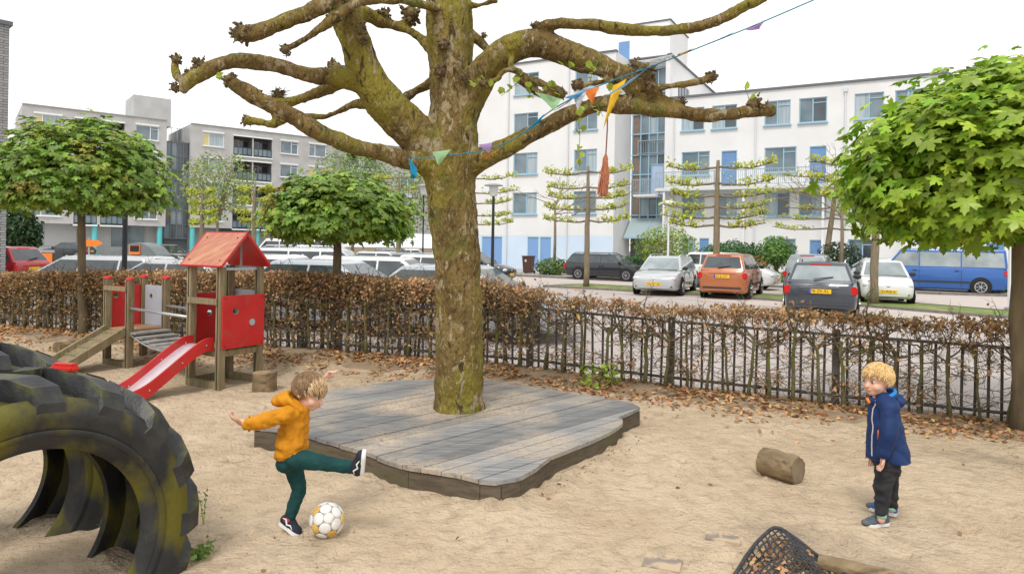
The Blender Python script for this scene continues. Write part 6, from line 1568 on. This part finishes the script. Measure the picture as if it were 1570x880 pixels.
def hair(par, c, fwd, up, s, off, m, n=420, curl=0.0, fringe=.25, side=-.18, back=-.62, lift=1.06, seed=1, r=.0052, front_m=None):
    rs = random.Random(seed); f, l, u = frame3(fwd, up); c = Vector(c) - off; Rd = Vector((.094, .077, .086)) * s; cc = c + (f * -.008 + u * .020) * s
    def W(d, k=1.0): return cc + (f * d.x * Rd.x + l * d.y * Rd.y + u * d.z * Rd.z) * k
    def inside(d):
        lim = fringe + .22 if d.x > .55 else (side if d.x > -.15 else back)
        if -.15 < d.x <= .55: lim = side + (d.x + .15) / .7 * (fringe + .22 - side)
        return d.z > lim
    capm = MB(); N_, M_ = 36, 22; idx = {}; vs = []; fs = []
    def vid(i, k):
        key = (i, k % N_)
        if key not in idx:
            th_ = math.pi * i / M_; q = 2 * math.pi * (k % N_) / N_; d = Vector((math.sin(th_) * math.cos(q), math.sin(th_) * math.sin(q), math.cos(th_)))
            vs.append(W(d, 1.025 + .02 * mnoise.noise(d * 6))); idx[key] = len(vs) - 1
        return idx[key]
    for i in range(M_):
        for k in range(N_):
            th_ = math.pi * (i + .5) / M_; q = 2 * math.pi * (k + .5) / N_; d = Vector((math.sin(th_) * math.cos(q), math.sin(th_) * math.sin(q), math.cos(th_)))
            if inside(d): fs.append((vid(i, k), vid(i + 1, k), vid(i + 1, k + 1), vid(i, k + 1)))
    h = capm.add(vs, fs).build('hair', m, par, True)
    whorl = Vector((-.45, .1, .88)).normalized(); st = MB(); stf = MB()
    for j in range(n):
        while True:
            d = Vector((rs.gauss(0, 1), rs.gauss(0, 1), rs.gauss(.3, 1))).normalized()
            if inside(d): break
        flow = (d - whorl); flow = (flow - d * flow.dot(d)); flow = flow.normalized() if flow.length > 1e-3 else Vector((1, 0, 0))
        if d.x > .2: flow = (flow + Vector((.6, .15, -.2))).normalized()
        pts = []; q = d.copy(); k_ = 1.02 + rs.random() * .04; ln = rs.uniform(.45, .8)
        ph0 = rs.uniform(0, 6.28)
        for i in range(6):
            sdv = q.cross(flow)
            w_ = W(q, k_ + (lift - 1.0) * math.sin(i / 5 * math.pi) * rs.uniform(.6, 1.4))
            if curl: w_ += (f * math.cos(ph0 + i * 1.7) + u * math.sin(ph0 + i * 1.7) + l * math.cos(ph0 * 2 + i * 1.7)) * curl * s
            pts.append(w_); q = (q + flow * ln / 5).normalized()
            if q.z < back: break
        if len(pts) > 2: (stf if front_m and d.x > .15 and rs.random() < .75 else st).tube(pts, [r * s * (1 - .75 * (i / (len(pts) - 1)) ** 1.5) for i in range(len(pts))], 5)
    tag(st.build('locks', m, h, True), kind='stuff')
    if front_m: tag(stf.build('fringe', front_m, h, True), kind='stuff')
    return h
def shoe(par, heel, toe, up, L_, Wd, mU, mS, off, extra=None, high=.07, mX=None):
    heel, toe = Vector(heel) - off, Vector(toe) - off; f = (toe - heel).normalized(); u = Vector(up); u = (u - f * u.dot(f)).normalized(); l = u.cross(f); M = Matrix((f, l, u)).transposed()
    P = lambda a, b, c: heel + f * a * L_ + l * b * Wd + u * c
    mb = MB(); mb.cap(P(.16, 0, .038), .033, P(.80, 0, .026), .027); mb.ell(P(.72, 0, .030), (.24 * L_, .47 * Wd, .026), M, 16, 10); mb.ell(P(.20, 0, .036), (.20 * L_, .42 * Wd, .036), M, 16, 10)
    mb.cap(P(.22, 0, .04), .034, P(.22, 0, high), .033); mb.cap(P(.30, 0, .055), .030, P(.62, 0, .035), .026)
    o = remesh(mb, 'shoe', mU, .0055, 3, .5, par)
    ol = [(0, 0), (.03, .30), (.15, .42), (.45, .40), (.70, .52), (.88, .42), (.98, .18), (1.0, 0)]; ol = ol + [(a, -b) for a, b in ol[-2:0:-1]]
    vs = [P(a, b, .0) for a, b in ol] + [P(a, b, .022) for a, b in ol]; n = len(ol)
    MB().add(vs, [tuple(range(n)), tuple(range(2 * n - 1, n - 1, -1))] + [(i, (i + 1) % n, n + (i + 1) % n, n + i) for i in range(n)]).build('sole', mS, o, True, ang=50, bevel=.003)
    if extra == 'stripe':
        for b in (-1, 1):
            MB().tube([P(.10, .45 * b, .052), P(.26, .50 * b, .058), P(.38, .52 * b, .036), P(.52, .53 * b, .044), P(.66, .50 * b, .030)], [.002, .005, .0055, .005, .002], 6).build('side_stripe', mX, o, True)
        for k in range(3): MB().tube([P(.42 + .08 * k, -.35, .056 - .006 * k), P(.42 + .08 * k, 0, .070 - .010 * k), P(.42 + .08 * k, .35, .056 - .006 * k)], .003, 5).build('strap', mX if k == 9 else mU, o, True)
    if extra == 'straps':
        for k in range(2): MB().tube([P(.36 + .15 * k, -.50, .040), P(.36 + .15 * k, -.2, .072 - .014 * k), P(.36 + .15 * k, .2, .072 - .014 * k), P(.36 + .15 * k, .50, .040)], .009, 8).build('strap', mX, o, True)
        MB().ell(P(.92, 0, .026), (.03, .03, .02), M, 12, 8).build('toe_cap', mat('toe_grey', (.10, .11, .12), rough=.6), o, True)
    return o

def snap(o, pts, lift=.002):
    bpy.context.view_layer.update(); out = []
    for p_ in pts:
        ok, q, n_, _ = o.closest_point_on_mesh(p_); out.append(q + n_ * lift if ok else p_)
    return out
# ---- boy kicking the ball
KY = 4.03
K = lambda x, y, d=0.0: at(x, y, KY + d)
kb = thing('person', 'child in mustard jacket and green trousers kicking at the football', 'person', gnd(443, 822)); off = Vector(kb.location); O = lambda *a: K(*a) - off
M_must = mat('mustard_cotton', (.60, .255, .012), (.50, .20, .010), scale=9, rough=.75, bump=.15, bscale=250, spec=.2)
M_mustd = mat('mustard_lining', (.40, .16, .010), rough=.8)
M_green = mat('bottle_green_trousers', (.012, .062, .060), (.008, .043, .045), scale=9, rough=.8, bump=.1, bscale=250, spec=.2)
HC = (474, 601, .02); hf = Vector((.90, -.22, -.36)); hu = Vector((.36, -.04, .93))
mb = MB(); add_head(mb, O(*HC), hf, hu, 1.03)
mb.cap(O(464, 618, .01), .036, O(455, 632, 0), .042)
mb.cap(O(455, 640), .07, O(447, 700), .075); mb.cap(O(440, 635, -.09), .032, O(405, 643, -.12), .026); mb.cap(O(405, 643, -.12), .026, O(370, 648, -.12), .019)
mb.cap(O(457, 633, .09), .03, O(480, 606, .17), .025); mb.cap(O(480, 606, .17), .024, O(497, 583, .20), .018)
mb.cap(O(452, 704, -.045), .045, O(497, 710, -.07), .034); mb.cap(O(497, 710, -.07), .032, O(544, 717, -.09), .022)
mb.cap(O(447, 708, .045), .045, O(459, 752, .04), .034); mb.cap(O(459, 752, .04), .032, O(443, 800, .04), .022)
body = remesh(mb, 'body', M_skin, .0055, 4, .5, kb)
hm = MB(); add_hand(hm, O(371, 648, -.12), O(358, 641, -.13) - O(371, 648, -.12), (.1, .2, 1), 1.0, .35, -1); add_hand(hm, O(497, 583, .2), O(504, 573, .21) - O(497, 583, .2), (.8, -.3, -.5), 1.0, .45, 1); join_into(body, hm)
face_parts(kb, O(*HC), hf, hu, 1.03, Vector((0, 0, 0)))
M_hairb = mat('brown_hair', (.17, .095, .045), (.27, .165, .08), scale=40, rough=.5, spec=.4, island=.35); M_hairf = mat('sunbleached_hair', (.48, .32, .17), (.60, .43, .25), scale=40, rough=.5, island=.3)
hair(kb, O(*HC), hf, hu, 1.05, Vector((0, 0, 0)), M_hairb, 1300, 0, fringe=.10, side=-.25, back=-.62, lift=1.05, seed=2, r=.0030, front_m=M_hairf)
jk = MB(); jk.cap(O(455, 636, 0), .078, O(449, 672, 0), .092); jk.ell(O(448, 680, 0), (.098, .108, .075)); jk.ell(O(446, 690, 0), (.104, .112, .055), Euler((0, R(-20), 0)).to_matrix())
jk.cap(O(446, 634, -.05), .062, O(436, 636, -.10), .052); jk.cap(O(436, 636, -.10), .052, O(408, 644, -.125), .046); jk.cap(O(408, 644, -.125), .046, O(381, 650, -.125), .038)
jk.cap(O(456, 633, .07), .058, O(478, 607, .165), .045); jk.cap(O(478, 607, .165), .044, O(491, 591, .19), .036)
jk.cap(O(449, 622, 0), .052, O(462, 630, -.01), .050)
def wrinkles(V, N):
    d = .020 * (np.abs(nz3(V * np.array([1, .8, 2.0]), 10)) - .25) + .011 * (np.abs(nz3(V * np.array([1.6, 1, .8]), 22, 4)) - .25)
    # hem: flatten below the slanted hem plane
    a, b = O(423, 707), O(472, 690); s_ = (b.z - a.z) / (b.x - a.x); zz_ = a.z + (V[:, 0] - a.x) * s_
    V = V + N * d[:, None]; body_ = V[:, 0] > O(415, 0).x; V[:, 2] = np.where(body_, np.maximum(V[:, 2], zz_), V[:, 2]); return V
jo = remesh(jk, 'jacket', M_must, .0075, 3, .5, kb, wrinkles)
hd = MB(); hd.ell(O(438, 612, 0), (.060, .085, .040), Euler((0, R(35), 0)).to_matrix()); hd.ell(O(428, 614, 0), (.045, .070, .032), Euler((0, R(20), 0)).to_matrix())
for k in range(14):
    a = 2 * math.pi * k / 14; a2 = 2 * math.pi * (k + 1) / 14; cc = O(455, 616, 0); f1 = lambda q: cc + Vector((.060 * math.cos(q), .068 * math.sin(q), -.050 * math.cos(q)))
    hd.cap(f1(a), .020, f1(a2), .020, 8)
remesh(hd, 'hood', M_must, .007, 3, .5, jo, lambda V, N: V + N * (.005 * nz3(V, 16) + .003 * nz3(V, 40))[:, None])
for q in ((468, 640), (470, 655), (470, 672)): MB().ell(snap(jo, [O(q[0] + 2, q[1], -.06)])[0], (.006, .006, .006), n=8, m=5).build('button', M_mustd, jo, True)
MB().tube(snap(jo, [Vector(v_) for v_ in catmull([O(466, 632, -.055), O(471, 650, -.07), O(472, 668, -.07), O(471, 686, -.065)], 4)], 0), .003, 6).build('front_placket', M_mustd, jo, True)
MB().tube([O(382, 637, -.125), O(378, 650, -.165), O(382, 661, -.125), O(384, 650, -.085), O(382, 637, -.125)], .005, 6).build('cuff', M_must, jo, True)
tr = MB(); tr.ell(O(447, 702, 0), (.080, .095, .058)); tr.ell(O(442, 709, 0), (.070, .092, .060)); tr.ell(O(449, 716, .03), (.055, .07, .05)); tr.cap(O(451, 703, -.045), .062, O(497, 710, -.07), .046); tr.cap(O(497, 710, -.07), .046, O(538, 716, -.088), .038)
tr.cap(O(448, 708, .045), .060, O(459, 750, .04), .044); tr.cap(O(459, 750, .04), .044, O(446, 788, .04), .036)
remesh(tr, 'trousers', M_green, .0075, 3, .5, kb, lambda V, N: V + N * (.010 * (np.abs(nz3(V * np.array([1.4, 1, 1.4]), 14)) - .25) + .003 * nz3(V, 38))[:, None])
M_shoe = mat('navy_canvas', (.012, .016, .028), (.02, .025, .04), scale=20, rough=.8); M_sole = mat('white_sole', (.68, .68, .67), rough=.6); M_wht = mat('white_stripe', (.72, .72, .72), rough=.6)
s1 = shoe(kb, K(558, 728, -.09), K(562, 686, -.12), (-.95, -.1, .05), .158, .072, M_shoe, M_sole, off, 'stripe', .05, M_wht)
s2 = shoe(kb, K(428, 802, .05), K(458, 824, .01), (.52, .05, .85), .158, .072, M_shoe, M_sole, off, 'stripe', .06, M_wht)
for a in (O(543, 717, -.09), O(442, 796, .04)): MB().ell(a, .033, n=12, m=8).build('sock', mat('red_sock', (.42, .04, .05), rough=.9), kb, True)

# ---- boy standing in the blue jacket
BY = 4.30
Q = lambda x, y, d=0.0: at(x, y, BY + d)
sb = thing('person', 'small blond child in navy hooded jacket standing on the sand', 'person', gnd(1348, 806)); off = Vector(sb.location); O = lambda *a: Q(*a) - off
M_navy = mat('navy_softshell', (.006, .024, .095), (.009, .033, .125), scale=7, rough=.6, bump=.1, bscale=200, spec=.3); M_bblue = mat('bright_blue_lining', (.015, .20, .58), rough=.7)
M_black = mat('black_denim', (.014, .015, .019), (.028, .029, .034), scale=14, rough=.8, bump=.15, bscale=200); M_orng = mat('orange_zip', (.75, .19, .03), rough=.6)
HC = (1345.5, 583, 0); hf = Vector((-.93, -.36, -.06)); hu = Vector((-.03, 0, 1))
mb = MB(); add_head(mb, O(*HC), hf, hu, .98)
mb.cap(O(1349, 598), .034, O(1353, 614), .042); mb.cap(O(1354, 620), .075, O(1357, 700), .08)
mb.cap(O(1362, 622, -.10), .032, O(1361, 662, -.12), .026); mb.cap(O(1361, 662, -.12), .025, O(1354, 696, -.12), .019)
mb.cap(O(1344, 622, .11), .032, O(1343, 662, .10), .026); mb.cap(O(1343, 662, .10), .025, O(1339, 692, .08), .019)
mb.cap(O(1358, 700, -.045), .05, O(1355, 745, -.05), .036); mb.cap(O(1355, 745, -.05), .034, O(1351, 796, -.05), .024)
mb.cap(O(1362, 700, .045), .05, O(1366, 742, .055), .036); mb.cap(O(1366, 742, .055), .034, O(1366, 780, .06), .024)
body = remesh(mb, 'body', M_skin, .0055, 4, .5, sb)
hm = MB(); add_hand(hm, O(1354, 698, -.12), (-.10, -.05, -1), (-1, .2, -.1), .98, .30, -1); add_hand(hm, O(1339, 692, .08), (-.05, -.05, -1), (-.7, -.7, 0), .98, .35, 1); join_into(body, hm)
face_parts(sb, O(*HC), hf, hu, .98, Vector((0, 0, 0)))
M_blond = mat('blond_hair', (.60, .38, .15), (.72, .50, .24), scale=40, rough=.5, island=.3, spec=.4)
hair(sb, O(*HC), hf, hu, 1.0, Vector((0, 0, 0)), M_blond, 1100, .0035, fringe=.28, side=-.08, back=-.62, lift=1.03, seed=5, r=.0031)
jk = MB(); jk.tube([O(1353, 604, 0), O(1353, 613, 0), O(1354, 625, 0), O(1357, 655, 0), O(1360, 690, 0), O(1361, 712, 0)], [.03, .068, .088, .104, .122, .128], 24)
jk.cap(O(1358, 618, -.05), .066, O(1364, 626, -.11), .056); jk.cap(O(1364, 626, -.11), .056, O(1363, 664, -.145), .052); jk.cap(O(1363, 664, -.145), .052, O(1355, 692, -.135), .042)
jk.cap(O(1350, 618, .05), .066, O(1345, 626, .11), .054); jk.cap(O(1345, 626, .11), .054, O(1343, 664, .12), .050); jk.cap(O(1343, 664, .12), .048, O(1339, 686, .09), .040)
zh = O(1358, 703).z
def navyw(V, N):
    V = V + N * (.014 * (np.abs(nz3(V * np.array([1, 1, 1.2]), 8)) - .25) + .0022 * nz3(V, 28, 3))[:, None]; V[:, 2] = np.maximum(V[:, 2], zh + .03 * (V[:, 0] - O(1358, 0).x) * -1); return V
jo = remesh(jk, 'jacket', M_navy, .0075, 3, .5, sb, navyw)
hd = MB()
for k in range(16):
    a = 2 * math.pi * k / 16; a2 = 2 * math.pi * (k + 1) / 16; cc = O(1352, 609, 0); f1 = lambda q: cc + Vector((.066 * math.cos(q), .070 * math.sin(q), .022 * math.cos(q))); hd.cap(f1(a), .021, f1(a2), .021, 8)
hd.ell(O(1373, 614, .01), (.046, .082, .050), Euler((0, R(35), 0)).to_matrix())
ho = remesh(hd, 'hood', M_navy, .007, 3, .5, jo)
rr = [O(1352, 604, 0) + Vector((.072 * math.cos(q), .076 * math.sin(q), .030 * math.cos(q) - .002)) for q in np.linspace(-1.9, 1.9, 14)]
MB().tube(rr, .012, 8).build('hood_lining', M_bblue, ho, True)
zf = [(1330, 611, -.04), (1329.5, 630, -.045), (1330, 660, -.05), (1330.5, 690, -.05), (1331, 700, -.05)]
MB().tube(snap(jo, [Vector(v_) for v_ in catmull([O(*q) for q in zf], 4)]), .0042, 6).build('zip', mat('pale_zip', (.55, .50, .52), rough=.4), jo, True)
MB().tube([O(1329, 610, -.055), O(1333, 618, -.075)], .009, 8).build('zip_guard', M_orng, jo, True)
for k in range(2): MB().tube(snap(jo, [O(1340 + 2.4 * k, 659, -.11), O(1343 + 2.4 * k, 666, -.11), O(1346 + 2.4 * k, 673, -.11)]), .0032, 6).build('pocket_zip', M_orng, jo, True)
tr = MB(); tr.ell(O(1359, 702, 0), (.090, .10, .06)); tr.cap(O(1358, 704, -.045), .068, O(1355, 745, -.05), .052); tr.cap(O(1355, 745, -.05), .052, O(1351, 782, -.05), .040)
tr.cap(O(1362, 704, .045), .066, O(1366, 742, .055), .048); tr.cap(O(1366, 742, .055), .047, O(1366, 772, .06), .039); tr.ell(O(1373, 722, -.06), (.03, .04, .045)); tr.ell(O(1347, 748, -.05), (.035, .045, .03))
remesh(tr, 'trousers', M_black, .0075, 3, .5, sb, lambda V, N: V + N * (.016 * (np.abs(nz3(V * np.array([1, 1, 1.8]), 13)) - .25) + .003 * nz3(V, 36))[:, None])
M_gshoe = mat('grey_blue_shoe', (.06, .075, .09), (.09, .11, .13), scale=14, rough=.7); M_bshoe = mat('blue_strap', (.03, .22, .40), (.05, .16, .26), scale=9, rough=.6); M_bsh2 = mat('blue_shoe', (.02, .12, .38), rough=.6)
a, b = gnd(1361, 807), gnd(1317, 811); shoe(sb, a + Z * .012, b + Z * .012, (0, 0, 1), .172, .076, M_gshoe, M_sole, off, 'straps', .085, M_bshoe)
a, b = gnd(1375, 794), gnd(1333, 783); shoe(sb, a + Z * .012, b + Z * .012, (0, 0, 1), .172, .076, M_bsh2, M_sole, off, 'straps', .085, M_gshoe)
for q in (O(1352, 788, -.05), O(1366, 777, .06)): MB().tube([q - Z * .02, q + Z * .025], .028, 12).build('sock', mat('mint_sock', (.35, .62, .55), rough=.9), sb, True)
